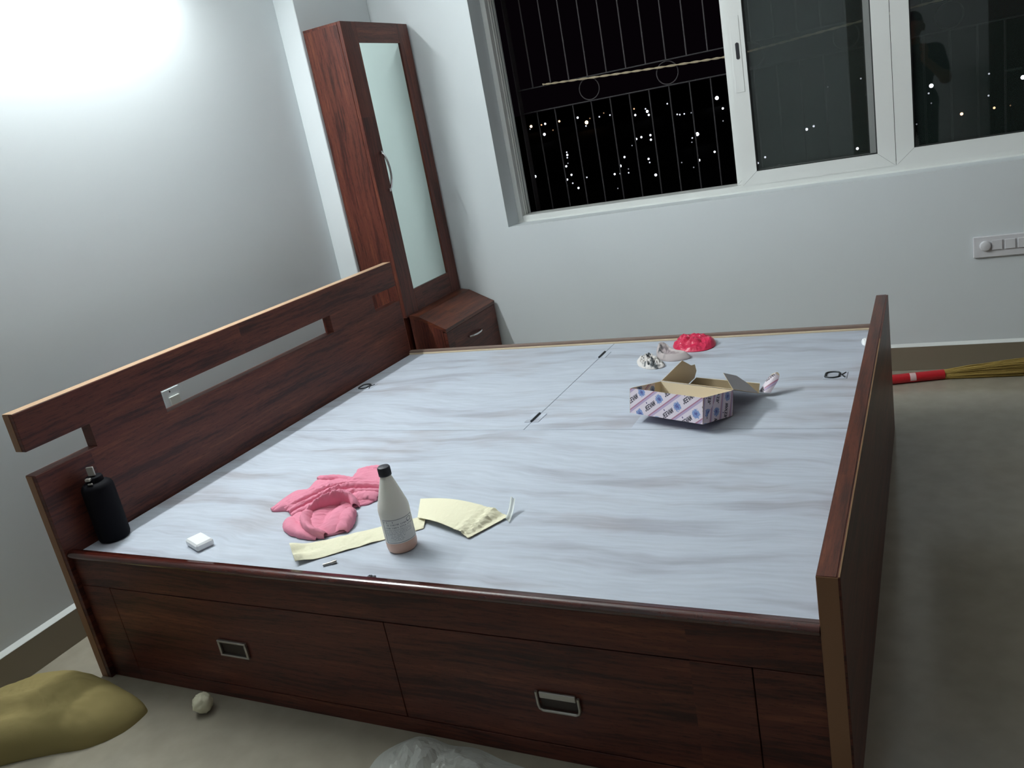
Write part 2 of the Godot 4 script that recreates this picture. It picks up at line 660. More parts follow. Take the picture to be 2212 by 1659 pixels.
	var cush := mat("cushion_cloth", rgb8(150, 136, 92), 0.95, 0.0, 0.15)
	bumpy(cush, 0.2, 0.05, 9.0, 26)
	mat("paper_ball", rgb8(222, 218, 192), 0.9)
	var film := mat("plastic_film", Color(0.90, 0.92, 0.90, 0.5), 0.3, 0.0, 0.5)
	film.transparency = BaseMaterial3D.TRANSPARENCY_ALPHA
	mat("dark_metal", rgb8(62, 66, 70), 0.45, 0.6)
	mat("night_ground", rgb8(26, 26, 26), 0.95, 0.0, 0.1)
	var tube := mat("tube_glow", Color.WHITE, 0.4)
	tube.emission_enabled = true
	tube.emission = Color(0.965, 1.0, 0.995)
	tube.emission_energy_multiplier = 22.0
	mat("batten_white", rgb8(232, 234, 234), 0.4)
	mat("panel_brown", rgb8(96, 76, 66), 0.6)
	mat("door_brown", rgb8(84, 52, 42), 0.5)


# ------------------------------------------------------------------ the scene
func _ready() -> void:
	# camera
	var cam := Camera3D.new()
	cam.name = "camera"
	cam.fov = rad_to_deg(2.0 * atan(829.5 / 1801.4))
	cam.near = 0.02
	cam.far = 2000.0
	# columns of the camera's turn: yaw 0.4819, pitch -0.2962, roll -0.1903
	var turn := Basis(Vector3.UP, 0.4819) * Basis(Vector3.RIGHT, -0.2962) * Basis(Vector3.BACK, -0.1903)
	cam.transform = Transform3D(turn, Vector3(2.2108, 1.3489, 3.2044))
	add_child(cam)
	cam.current = true
	# night sky
	var we := WorldEnvironment.new()
	we.name = "environment"
	var env := Environment.new()
	env.background_mode = Environment.BG_COLOR
	env.background_color = Color(0.022, 0.012, 0.022)
	env.ambient_light_source = Environment.AMBIENT_SOURCE_DISABLED
	env.tonemap_mode = Environment.TONE_MAPPER_LINEAR
	env.tonemap_exposure = 1.0
	env.sdfgi_enabled = true
	env.ssao_enabled = true
	env.ssil_enabled = true
	we.environment = env
	add_child(we)
	# the tube's own light: two strips of its length just in front of it, one facing out and down, one out and up
	for k in 2:
		var lamp := AreaLight3D.new()
		lamp.name = "tube_strip_light" if k == 0 else "tube_strip_light_001"
		lamp.area_size = Vector2(1.16, 0.026)
		lamp.light_color = Color(0.975, 1.0, 1.0)
		lamp.light_energy = [3.0, 4.6][k]
		lamp.area_normalize_energy = true
		lamp.area_range = 12.0
		lamp.area_attenuation = 2.0
		lamp.shadow_enabled = true
		var out := Vector3(0.64, -0.77, 0) if k == 0 else Vector3(0.86, 0.51, 0)
		out = out.normalized()
		lamp.transform = Transform3D(Basis(Vector3(0, 0, 1), out.cross(Vector3(0, 0, 1)) * -1.0, -out), Vector3(-0.247, 2.19 if k == 0 else 2.21, 1.16))
		add_child(lamp)

	bed_at = Transform3D(Basis(Vector3.UP, -0.017), Vector3.ZERO)
	bed_at.origin = Vector3(1, 0, 0.9) - bed_at.basis * Vector3(1, 0, 0.9)
	make_materials()
	room()
	window()
	outside()
	tube_light()
	bed()
	mirror_cabinet()
	bedside_unit()
	wall_fittings()
	broom()
	things_on_bed()
	carton()
	things_on_floor()
	photographer()


func room() -> void:
	struct("floor", bx(Vector3(WALL_X - 0.2, -0.2, WALL_Z - 0.2), Vector3(ROOM_X + 0.2, 0, ROOM_Z + 0.2), 0, 0), M.floor_tile)
	struct("ceiling", bx(Vector3(WALL_X - 0.2, ROOM_H, WALL_Z - 0.31), Vector3(ROOM_X + 0.2, ROOM_H + 0.2, ROOM_Z + 0.2), 0, 0), M.ceiling_paint)
	struct("wall_left", bx(Vector3(WALL_X - 0.2, 0, WALL_Z - 0.31), Vector3(WALL_X, ROOM_H, ROOM_Z + 0.2), 0, 0), M.wall_paint)
	struct("wall_right", bx(Vector3(ROOM_X, 0, WALL_Z - 0.31), Vector3(ROOM_X + 0.2, ROOM_H, ROOM_Z + 0.2), 0, 0), M.panel_brown)
	struct("wall_front", bx(Vector3(WALL_X, 0, ROOM_Z), Vector3(ROOM_X, ROOM_H, ROOM_Z + 0.2), 0, 0), M.wall_paint)
	# the window wall, 31 cm thick, with its opening
	var b := Mb.new()
	var z0 := WALL_Z - 0.31
	b.box(Vector3(WALL_X, 0, z0), Vector3(0.321, ROOM_H, WALL_Z), 0, 0)
	b.box(Vector3(0.321, 0, z0), Vector3(2.86, 0.857, WALL_Z), 0, 0)
	b.box(Vector3(0.321, 2.12, z0), Vector3(2.86, ROOM_H, WALL_Z), 0, 0)
	b.box(Vector3(2.86, 0, z0), Vector3(ROOM_X, ROOM_H, WALL_Z), 0, 0)
	struct("wall_back", b, M.wall_paint)
	struct("wall_corner", bx(Vector3(WALL_X, 0, WALL_Z), Vector3(-0.231, ROOM_H, -0.1), 0, 0.003), M.wall_paint)
	# skirting tiles with a white ledge on top
	for s in [["baseboard_left", Vector3(WALL_X, 0, -0.1), Vector3(WALL_X + 0.013, 0.108, ROOM_Z)], ["baseboard_back", Vector3(-0.231, 0, WALL_Z), Vector3(ROOM_X, 0.108, WALL_Z + 0.013)], ["baseboard_right", Vector3(ROOM_X - 0.013, 0, WALL_Z + 0.013), Vector3(ROOM_X, 0.108, ROOM_Z)]]:
		var o := struct(s[0], bx(s[1], s[2], 0, 0.001), M.skirting_tile)
		var lo: Vector3 = s[1]
		lo.y = 0.108
		var hi: Vector3 = s[2]
		var led := Mb.new()
		# the ledge slopes from the wall to the tile's front edge
		if s[0] == "baseboard_back":
			led.prism(PackedVector2Array([Vector2(lo.z, 0.108), Vector2(hi.z, 0.108), Vector2(hi.z, 0.109), Vector2(lo.z, 0.121)]), 2, 1, lo.x, hi.x)
		elif s[0] == "baseboard_left":
			led.prism(PackedVector2Array([Vector2(lo.x, 0.108), Vector2(hi.x, 0.108), Vector2(hi.x, 0.109), Vector2(lo.x, 0.123)]), 0, 1, lo.z, hi.z)
		else:
			led.prism(PackedVector2Array([Vector2(lo.x, 0.108), Vector2(hi.x, 0.108), Vector2(hi.x, 0.123), Vector2(lo.x, 0.109)]), 0, 1, lo.z, hi.z)
		part("ledge", led, M.ledge_white, o, Transform3D.IDENTITY, "white cement ledge")
	# two brown doors in the wall behind the camera
	for q in [["door_1", 1.72, 2.02], ["door_2", 2.90, 3.46]]:
		var d := base(q[0])
		d.set_meta("kind", "structure")
		var x0: float = q[1]
		var x1: float = q[2]
		part("door_leaf", bx(Vector3(x0, 0.01, ROOM_Z - 0.035), Vector3(x1, 2.05, ROOM_Z), 1, 0.003), M.door_brown, d)
		var fr := Mb.new()
		fr.box(Vector3(x0 - 0.06, 0, ROOM_Z - 0.05), Vector3(x0, 2.12, ROOM_Z), 1, 0.003)
		fr.box(Vector3(x1, 0, ROOM_Z - 0.05), Vector3(x1 + 0.06, 2.12, ROOM_Z), 1, 0.003)
		fr.box(Vector3(x0, 2.05, ROOM_Z - 0.05), Vector3(x1, 2.12, ROOM_Z), 0, 0.003)
		part("door_frame", fr, M.door_brown, d)
		var hd := Mb.new()
		hd.tube(PackedVector3Array([Vector3(x0 + 0.07, 1.0, ROOM_Z - 0.03), Vector3(x0 + 0.07, 1.0, ROOM_Z - 0.085), Vector3(x0 + 0.19, 1.0, ROOM_Z - 0.085)]), 0.009, 10)
		part("door_handle", hd, M.satin_steel, d)


# a sash: four mitred members round a pane
func sash(w: Node3D, x0: float, x1: float, y0: float, y1: float, zf: float, stile: float, rail: float, lock: bool) -> void:
	var zb := zf - 0.034
	var b := Mb.new()
	# members meet on the mitre; each is a prism pushed through the depth
	var o := [Vector2(x0, y0), Vector2(x1, y0), Vector2(x1, y1), Vector2(x0, y1)]
	var i := [Vector2(x0 + stile, y0 + rail), Vector2(x1 - stile, y0 + rail), Vector2(x1 - stile, y1 - rail), Vector2(x0 + stile, y1 - rail)]
	var s := Node3D.new()
	s.name = "sash"
	w.add_child(s, true)
	for k in 4:
		var m := (k + 1) % 4
		var mid: Vector2 = (o[k] + o[m] + i[k] + i[m]) / 4.0
		var poly := PackedVector2Array()
		for p in [o[k], o[m], i[m], i[k]]:
			poly.append(p.move_toward(mid, 0.0006))
		var pb := Mb.new()
		pb.prism(poly, 0, 1, zb, zf)
		part("sash_rail" if k % 2 == 0 else "sash_stile", pb, M.upvc, s)
	# dark rubber seal round the glass, then the pane
	var seal := 0.005
	b.box(Vector3(x0 + stile, y0 + rail, zf - 0.016), Vector3(x0 + stile + seal, y1 - rail, zf - 0.006), 1, 0)
	b.box(Vector3(x1 - stile - seal, y0 + rail, zf - 0.016), Vector3(x1 - stile, y1 - rail, zf - 0.006), 1, 0)
	b.box(Vector3(x0 + stile, y0 + rail, zf - 0.016), Vector3(x1 - stile, y0 + rail + seal, zf - 0.006), 0, 0)
	b.box(Vector3(x0 + stile, y1 - rail - seal, zf - 0.016), Vector3(x1 - stile, y1 - rail, zf - 0.006), 0, 0)
	part("seal", b, M.rubber_seal, s)
	part("glass", bx(Vector3(x0 + stile - 0.004, y0 + rail - 0.004, zf - 0.019), Vector3(x1 - stile + 0.004, y1 - rail + 0.004, zf - 0.015), 0, 0), M.window_glass, s)
	if lock:
		var lk := Mb.new()
		lk.box(Vector3(x0 + 0.012, 1.30, zf), Vector3(x0 + 0.052, 1.62, zf + 0.002), 1, 0.001)
		part("latch_plate", lk, M.upvc, s)
		var sl := Mb.new()
		var cx := x0 + 0.036
		var poly := PackedVector2Array()
		for a in 24:
			var t := TAU * a / 24
			poly.append(Vector2(cx + cos(t) * 0.0075, (1.503 if sin(t) > 0 else 1.447) + sin(t) * 0.0075))
		sl.prism(poly, 0, 1, zf + 0.001, zf + 0.004)
		part("latch", sl, M.dark_slot, s)


func window() -> void:
	var w := base("window_1")
	w.set_meta("kind", "structure")
	var x0 := 0.321
	var x1 := 2.86
	var y0 := 0.857
	var y1 := 2.12
	# frame: front members, then the deeper track channels behind
	var zf := -0.835
	var f := Mb.new()
	f.box(Vector3(x0, y0, zf - 0.07), Vector3(x0 + 0.026, y1, zf), 1, 0.002)
	f.box(Vector3(x1 - 0.026, y0, zf - 0.07), Vector3(x1, y1, zf), 1, 0.002)
	f.box(Vector3(x0 + 0.026, y0 + 0.004, zf - 0.12), Vector3(x1 - 0.026, y0 + 0.032, zf + 0.0), 0, 0.002)
	f.box(Vector3(x0 + 0.026, y1 - 0.03, zf - 0.12), Vector3(x1 - 0.026, y1, zf), 0, 0.002)
	part("window_frame", f, M.upvc, w)
	var t := Mb.new()
	for k in 3:
		t.box(Vector3(x0 + 0.026, y0 + 0.03, zf - 0.045 - k * 0.026), Vector3(x0 + 0.030, y1 - 0.03, zf - 0.040 - k * 0.026), 1, 0)
	part("track", t, M.upvc, w)
	# a mastic bead along the sill under the frame
	var bead := Mb.new()
	bead.prism(PackedVector2Array([Vector2(zf, y0), Vector2(zf + 0.012, y0), Vector2(zf, y0 + 0.006)]), 2, 1, x0, x1)
	part("sill_bead", bead, M.ledge_white, w)
	sash(w, 1.484, 2.133, 0.885, 2.09, zf + 0.002, 0.070, 0.060, true)
	sash(w, 2.135, 2.83, 0.885, 2.09, zf + 0.001, 0.071, 0.064, false)
	sash(w, 1.452, 2.10, 0.889, 2.09, zf - 0.05, 0.068, 0.058, false)

	# the safety grille outside
	var g := base("window_grille", Transform3D(Basis.IDENTITY, Vector3(0, 0.87, -1.08)))
	tag(g, "dark metal safety grille of upright bars and rings outside the window", "grille")
	var lo := 0.0
	var hi := 1.25
	var sb := Mb.new()
	sb.box(Vector3(0.336, lo, -0.024), Vector3(0.341, hi, 0.026), 1, 0.0005)
	part("frame_bar", sb, M.grille_paint, g)
	var sb2 := Mb.new()
	sb2.box(Vector3(2.84, lo, -0.024), Vector3(2.845, hi, 0.026), 1, 0.0005)
	part("frame_bar", sb2, M.grille_paint, g)
	for y in [0.002, 0.522, 0.640, 1.24]:
		part("cross_bar", bx(Vector3(0.341, y - 0.003, -0.010), Vector3(2.84, y + 0.003, 0.010), 0, 0.0005), M.grille_dark, g)
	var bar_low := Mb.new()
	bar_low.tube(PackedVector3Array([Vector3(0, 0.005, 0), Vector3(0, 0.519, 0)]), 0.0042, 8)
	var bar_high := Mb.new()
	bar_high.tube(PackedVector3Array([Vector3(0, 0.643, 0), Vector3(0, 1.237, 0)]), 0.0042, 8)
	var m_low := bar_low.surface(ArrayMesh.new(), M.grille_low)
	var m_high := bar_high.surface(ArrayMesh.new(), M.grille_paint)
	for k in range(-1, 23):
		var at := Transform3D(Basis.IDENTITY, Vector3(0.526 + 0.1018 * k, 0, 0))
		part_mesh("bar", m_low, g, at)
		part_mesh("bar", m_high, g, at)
	var ring := Mb.new()
	var path := PackedVector3Array()
	for a in 41:
		path.append(Vector3(cos(a * TAU / 40), sin(a * TAU / 40), 0) * 0.0535)
	ring.tube(path, 0.003, 8)
	var m_ring := ring.surface(ArrayMesh.new(), M.grille_paint)
	for k in [2, 6, 10, 14, 18]:
		part_mesh("ring", m_ring, g, Transform3D(Basis.IDENTITY, Vector3(0.526 + 0.1018 * k, 0.581, 0)))

	# the twisted rope tied across the grille, two strands wound round each other
	var r := Mb.new()
	var knots := [Vector3(0.487, 1.516, -1.064), Vector3(0.95, 1.489, -1.05), Vector3(1.436, 1.467, -1.05), Vector3(1.58, 1.473, -1.05), Vector3(2.054, 1.501, -1.05), Vector3(2.56, 1.530, -1.064)]
	for s in 2:
		var pp := PackedVector3Array()
		for i in 5:
			for k in 90:
				var u := k / 90.0
				var p: Vector3 = knots[i].cubic_interpolate(knots[i + 1], knots[maxi(i - 1, 0)], knots[mini(i + 2, 5)], u)
				var ph := (i * 90 + k) * 0.32 + s * PI
				pp.append(p + Vector3(0, cos(ph), sin(ph)) * 0.0026)
		r.tube(pp, 0.0029, 6)
	var ro := part("rope", r, M.rope, self)
	tag(ro, "pale twisted rope sagging across the window grille", "rope")


func outside() -> void:
	# the hillside below the window, rising slowly into the dark
	var b := Mb.new()
	var y := func(z: float) -> float: return -36.0 - 0.05 * z
	b.quad(Vector3(-900, y.call(-20.0), -20), Vector3(500, y.call(-20.0), -20), Vector3(500, y.call(-900.0), -900), Vector3(-900, y.call(-900.0), -900), Vector3(0, 1, 0.05).normalized())
	struct("ground", b, M.night_ground)
	# town lamps: x, z and how bright each looks (0 faint .. 4 brightest)
	var spots := [
		-245.6, -575.6, 3, -234.2, -574.9, 2, -235.2, -570.1, 1, -234.3, -546.6, 0, -222.6, -573.1, 2, -209.2, -574.7, 2, -179.5, -508.0, 4, -169.7, -478.5, 1, -188.7, -541.4, 0, -193.7, -472.0, 3, -196.9, -494.5, 0,
		-181.5, -539.5, 1, -188.6, -570.9, 0, -173.3, -536.7, 1, -162.2, -554.3, 1, -144.0, -493.3, 2, -148.4, -532.2, 1, -140.2, -506.0, 3, -130.8, -474.6, 2, -137.1, -542.8, 1, -106.7, -441.0, 1, -104.2, -436.1, 1,
		-101.9, -436.0, 1, -98.1, -434.9, 0, -99.6, -509.7, 4, -80.8, -426.5, 2, -68.7, -361.7, 0, -71.8, -326.0, 4, -71.4, -315.4, 1, -68.5, -301.5, 0, -102.1, -348.0, 2, -101.1, -352.2, 2, -97.7, -354.2, 2,
		-92.3, -334.8, 2, -97.2, -324.6, 0, -131.4, -342.2, 1, -126.8, -330.5, 2, -122.8, -319.7, 1, -115.0, -299.3, 0, -112.4, -290.4, 2, -100.5, -263.4, 2, -98.2, -253.0, 2, -92.5, -242.6, 1, -86.3, -230.5, 2,
		-135.7, -313.2, 1, -118.4, -274.6, 3, -89.9, -289.7, 2, -84.4, -266.4, 3, -80.8, -248.6, 2, -78.8, -247.9, 1, -78.5, -255.8, 0, -75.8, -246.8, 1, -76.7, -273.3, 2, -73.7, -263.5, 1, -63.9, -233.5, 3,
		-55.2, -250.5, 3, -53.9, -237.3, 0, -60.6, -251.5, 0, -53.3, -264.5, 2, -90.8, -251.1, 1, -70.6, -218.6, 0, -57.1, -198.1, 1, -34.2, -236.0, 2, -34.8, -227.1, 2, -28.2, -217.1, 2, -28.3, -284.5, 3,
		-26.7, -289.9, 2, -34.2, -442.4, 0, -20.3, -457.3, 1, -9.4, -296.5, 2, -10.7, -226.7, 3, -19.4, -216.8, 0, 8.2, -357.9, 4, 6.9, -332.0, 1, 27.3, -366.0, 1, 22.3, -295.5, 1, 13.7, -262.3, 3,
		21.5, -264.3, 2, 25.2, -264.0, 0, 34.7, -332.3, 4, 2.7, -255.5, 0, 7.1, -300.4, 0]
	var words := ["dim", "faint", "small", "bright", "brightest"]
	var glow := []
	for tone in 2:
		for k in 5:
			var m := StandardMaterial3D.new()
			m.resource_name = "town_lamp_glow"
			m.albedo_color = Color(0.1, 0.1, 0.1)
			m.emission_enabled = true
			m.emission = Color(0.93, 0.95, 1.0) if tone == 0 else Color(1.0, 0.80, 0.62)
			m.emission_energy_multiplier = [0.35, 1.0, 2.6, 5.0, 7.0][k]
			glow.append(m)
	var made := {}
	for i in range(0, spots.size(), 3):
		var x: float = spots[i]
		var z: float = spots[i + 1]
		var k := int(spots[i + 2])
		var warm: bool = (z < -460.0 and x < -160.0 and i % 2 == 0) or (x > 10.0 and z > -270.0)
		var far := Vector2(x, z).length()
		var rad: float = far * [0.00075, 0.0009, 0.0012, 0.0015, 0.0020][k]
		var o := base("town_lamp", Transform3D(Basis.IDENTITY, Vector3(x, y.call(z), z)))
		var gl := Mb.new()
		var pr := PackedVector2Array()
		for s in 7:
			var a := PI * (s / 6.0) - PI / 2
			pr.append(Vector2(maxf(cos(a), 0.001) * rad, sin(a) * rad + 5.0))
		gl.lathe(pr, Vector3.ZERO, 10)
		part("lamp_globe", gl, glow[k + (5 if warm else 0)], o)
		var po := Mb.new()
		po.tube(PackedVector3Array([Vector3(0, -0.3, 0), Vector3(0, 5.0 - rad, 0)]), 0.07, 6)
		part("lamp_post", po, M.night_ground, o)
		var tone := "orange-white" if warm else "white"
		var az := (x - 2.2) / (3.2 - z)
		var where := "left" if az < -0.335 else ("middle" if az < -0.26 else "right")
		where += " part of the open window side"
		if az > -0.175:
			where = "the middle glass pane" if az < -0.012 else "the right glass pane"
		var row := "farthest" if far > 520.0 else ("far" if far > 400.0 else ("middle" if far > 300.0 else "nearest"))
		tag(o, "%s %s town lamp, %s band of lights, %s" % [words[k], tone, row, where], "lamp", "%s %s town lamps, %s band, %s" % [words[k], tone, row, where])


func tube_light() -> void:
	var o := base("tube_light", Transform3D(Basis.IDENTITY, Vector3(WALL_X, 2.2, 1.16)))
	tag(o, "white tube light batten fixed high on the headboard wall", "lamp")
	part("batten", bx(Vector3(0, -0.028, -0.61), Vector3(0.03, 0.028, 0.61), 2, 0.004), M.batten_white, o)
	var t := Mb.new()
	t.tube(PackedVector3Array([Vector3(0.062, 0, -0.585), Vector3(0.062, 0, 0.585)]), 0.0085, 16)
	part("tube", t, M.tube_glow, o)
	for s in [-1.0, 1.0]:
		part("end_cap", bx(Vector3(0.028, -0.016, s * 0.597 - 0.012), Vector3(0.078, 0.016, s * 0.597 + 0.012), 0, 0.003), M.batten_white, o)


# ------------------------------------------------------------------ the bed
func bed() -> void:
	var o := base("storage_bed", bed_at)
	tag(o, "dark brown wooden storage bed with a whitewashed plywood deck", "bed")
	var hx := -0.0432
	var h0 := -0.0132
	var h1 := 1.8812
	# headboard: board below, bar above, two bridges between them
	var hb := Mb.new()
	hb.box(Vector3(hx, 0, h0), Vector3(0, 0.6699, h1), 2, 0.0012, Vector2(0.2, 0.1))
	hb.box(Vector3(hx, 0.7427, h0), Vector3(0, 0.8542, h1), 2, 0.0012, Vector2(0.9, 0.3))
	hb.box(Vector3(hx, 0.668, 1.4016), Vector3(0, 0.7445, 1.674), 2, 0.0)
	hb.box(Vector3(hx, 0.668, 0.1841), Vector3(0, 0.7445, 0.4956), 2, 0.0)
	part("headboard", hb, M.wood, o)
	# edge bands on the headboard's top and near end
	var eb := Mb.new()
	eb.box(Vector3(hx + 0.001, 0.8542, h0), Vector3(-0.001, 0.8556, h1), 2, 0.0004)
	part("edge_band", eb, M.pale_edge, o, Transform3D.IDENTITY, "pale polished edge")
	eb = Mb.new()
	eb.box(Vector3(hx + 0.001, 0.6699, 1.676), Vector3(-0.001, 0.6710, h1), 2, 0.0004)
	eb.box(Vector3(hx + 0.001, 0.6699, 0.498), Vector3(-0.001, 0.6710, 1.400), 2, 0.0004)
	part("edge_band", eb, M.wood, o)
	var ee := Mb.new()
	ee.box(Vector3(hx + 0.001, 0.001, h1), Vector3(-0.015, 0.669, h1 + 0.0012), 1, 0.0004)
	ee.box(Vector3(hx + 0.001, 0.744, h1), Vector3(-0.015, 0.853, h1 + 0.0012), 1, 0.0004)
	part("edge_band", ee, M.end_band, o)
	# footboard
	var fx := BED_L
	var ft := 0.0403
	part("footboard", bx(Vector3(fx, 0, -0.0364), Vector3(fx + ft, 0.525, 1.8718), 2, 0.0012, Vector2(0.5, 0.6)), M.wood, o)
	var fe := Mb.new()
	fe.box(Vector3(fx + 0.001, 0.525, -0.036), Vector3(fx + ft - 0.0065, 0.5263, 1.8715), 2, 0.0004, Vector2(0.4, 0.7))
	part("edge_band", fe, M.wood_edge, o)
	fe = Mb.new()
	fe.box(Vector3(fx + 0.001, 0.001, 1.8718), Vector3(fx + ft - 0.004, 0.525, 1.873), 1, 0.0004)
	part("edge_band", fe, M.end_band, o)
	var fw := Mb.new()
	fw.box(Vector3(fx + ft - 0.0035, 0.5245, 0.5), Vector3(fx + ft - 0.0005, 0.5261, 1.871), 2, 0.0004)
	part("worn_edge", fw, M.worn_edge, o, Transform3D.IDENTITY, "pale chipped edge strip")

	# front: a dark carcass, fascia pieces flush with two drawers
	var zf := 1.866
	part("carcass", bx(Vector3(0.0, 0.02, zf - 0.036), Vector3(fx, 0.395, zf - 0.019), 0, 0), M.dark_gap, o)
	var fa := Mb.new()
	fa.box(Vector3(0.0, 0.3145, zf - 0.018), Vector3(fx, 0.402, zf), 0, 0.0008, Vector2(0.1, 0.0))
	fa.box(Vector3(0.0, 0.0, zf - 0.018), Vector3(0.1185, 0.3125, zf), 0, 0.0008, Vector2(0.1, 0.0))
	fa.box(Vector3(1.921, 0.0, zf - 0.018), Vector3(fx, 0.3125, zf), 0, 0.0008, Vector2(0.1, 0.0))
	fa.box(Vector3(0.1185, 0.0, zf - 0.018), Vector3(1.921, 0.043, zf), 0, 0.0008, Vector2(0.1, 0.0))
	part("front_panel", fa, M.wood, o)
	for k in 2:
		var x0: float = [0.1200, 1.0762][k]
		var x1: float = [1.0738, 1.9185][k]
		var d := part("drawer", bx(Vector3(x0, 0.0455, zf - 0.018), Vector3(x1, 0.3118, zf - 0.0002), 0, 0.0008, Vector2(0.1, 0.0)), M.wood, o)
		# a rectangular flush pull: plate, upper bar and a bent bail
		var cx: float = [0.5515, 1.498][k]
		var cy: float = [0.170, 0.163][k]
		var pull := Mb.new()
		if k == 0:
			for e in [[-0.051, 0.051, 0.018, 0.0245], [-0.051, 0.051, -0.0245, -0.019], [-0.051, -0.044, -0.019, 0.018], [0.044, 0.051, -0.019, 0.018]]:
				pull.box(Vector3(cx + e[0], cy + e[2], zf), Vector3(cx + e[1], cy + e[3], zf + 0.009), 0, 0.0015)
		else:
			pull.box(Vector3(cx - 0.043, cy + 0.008, zf), Vector3(cx + 0.043, cy + 0.024, zf + 0.007), 0, 0.002)
			var bail := PackedVector3Array()
			for q in [[-0.049, 0.024], [-0.049, -0.010], [-0.0465, -0.019], [-0.039, -0.0235], [0.039, -0.0235], [0.0465, -0.019], [0.049, -0.010], [0.049, 0.020]]:
				bail.append(Vector3(cx + q[0], cy + q[1], zf + 0.006))
			pull.tube(bail, 0.0036, 10)
		part("drawer_pull", pull, M.satin_steel, d, Transform3D.IDENTITY, "brushed steel pull")
		part("recess", bx(Vector3(cx - 0.043, cy - 0.019, zf - 0.001), Vector3(cx + 0.043, cy + 0.017, zf + 0.0012), 0, 0), M.drawer_dark, d)
	# rounded cap along the top of the front
	var cp := PackedVector2Array()
	cp.append(Vector2(1.8535, 0.402))
	cp.append(Vector2(1.8535, 0.4255))
	for a in 9:
		var t := PI / 2 - PI * a / 8.0
		cp.append(Vector2(1.8665 + cos(t) * 0.01175, 0.41375 + sin(t) * 0.01175))
	var cap := Mb.new()
	var rows := PackedVector3Array()
	var ruv := PackedVector2Array()
	for s in 25:
		for p in cp:
			rows.append(Vector3(fx * s / 24.0, p.y, p.x))
			ruv.append(Vector2(fx * s / 24.0, p.x + p.y))
	cap.grid(rows, cp.size(), ruv)
	cap.box(Vector3(0, 0.4025, 1.8535), Vector3(fx, 0.4253, 1.8660), 0, 0)
	part("rail_cap", cap, M.wood_cap, o)
	# far rail with a raw plywood edge
	part("back_rail", bx(Vector3(0, 0, -0.022), Vector3(fx, 0.4245, -0.002), 0, 0.001), M.back_edge, o)
	part("raw_edge", bx(Vector3(0, 0.36, -0.0025), Vector3(fx, 0.4145, 0.0035), 0, 0.001), M.raw_ply, o, Transform3D.IDENTITY, "raw plywood edge strip")
	# deck: one board in front, two hinged lids behind
	var ym := PLATFORM
	part("deck_board", bx(Vector3(0.004, ym - 0.018, 0.9380), Vector3(fx - 0.001, ym, BED_W), 0, 0.0010), M.whitewash, o)
	part("deck_lid", bx(Vector3(0.004, ym - 0.018, 0.006), Vector3(1.0345, ym, 0.9352), 0, 0.0010, Vector2(0.7, 0.5)), M.whitewash, o)
	part("deck_lid", bx(Vector3(1.0360, ym - 0.018, 0.006), Vector3(fx - 0.001, ym, 0.9352), 0, 0.0010, Vector2(0.7, 0.5)), M.whitewash, o)
	part("carcass", bx(Vector3(0.0, 0.02, 0.0), Vector3(fx, ym - 0.019, 1.83), 0, 0), M.dark_gap, o)
	for z in [0.161, 0.836]:
		var hl := Mb.new()
		hl.box(Vector3(1.010, ym, z - 0.038), Vector3(1.033, ym + 0.0016, z + 0.038), 0, 0.0005)
		hl.box(Vector3(1.038, ym, z - 0.038), Vector3(1.061, ym + 0.0016, z + 0.038), 0, 0.0005)
		var hg := part("hinge", hl, M.whitewash, o)
		var kn := Mb.new()
		kn.tube(PackedVector3Array([Vector3(1.0353, ym + 0.003, z - 0.036), Vector3(1.0353, ym + 0.003, z + 0.036)]), 0.0042, 10)
		part("knuckle", kn, M.dark_metal, hg, Transform3D.IDENTITY, "dark hinge barrel")
	for q in [[1.945, 0.500], [0.062, 0.457]]:
		var pl := part("ring_plate", bx(Vector3(q[0] - 0.030, ym, q[1] - 0.032), Vector3(q[0] + 0.040, ym + 0.0018, q[1] + 0.032), 0, 0.0006), M.whitewash, o)
		var rg := Mb.new()
		var rp := PackedVector3Array()
		for a in 33:
			var t := TAU * a / 32.0
			# a squarish ring lying in the plate
			var f := minf(0.021 / maxf(absf(cos(t)), absf(sin(t)) * 0.75), 0.0275)
			rp.append(Vector3(q[0] - 0.004 + cos(t) * f, ym + 0.003, q[1] + sin(t) * f))
		rg.tube(rp, 0.0034, 6)
		rg.tube(PackedVector3Array([Vector3(q[0] + 0.034, ym + 0.0025, q[1] - 0.022), Vector3(q[0] + 0.024, ym + 0.0025, q[1]), Vector3(q[0] + 0.035, ym + 0.0025, q[1] + 0.024)]), 0.0022, 6)
		part("lift_ring", rg, M.dark_metal, pl, Transform3D.IDENTITY, "dark lift ring")


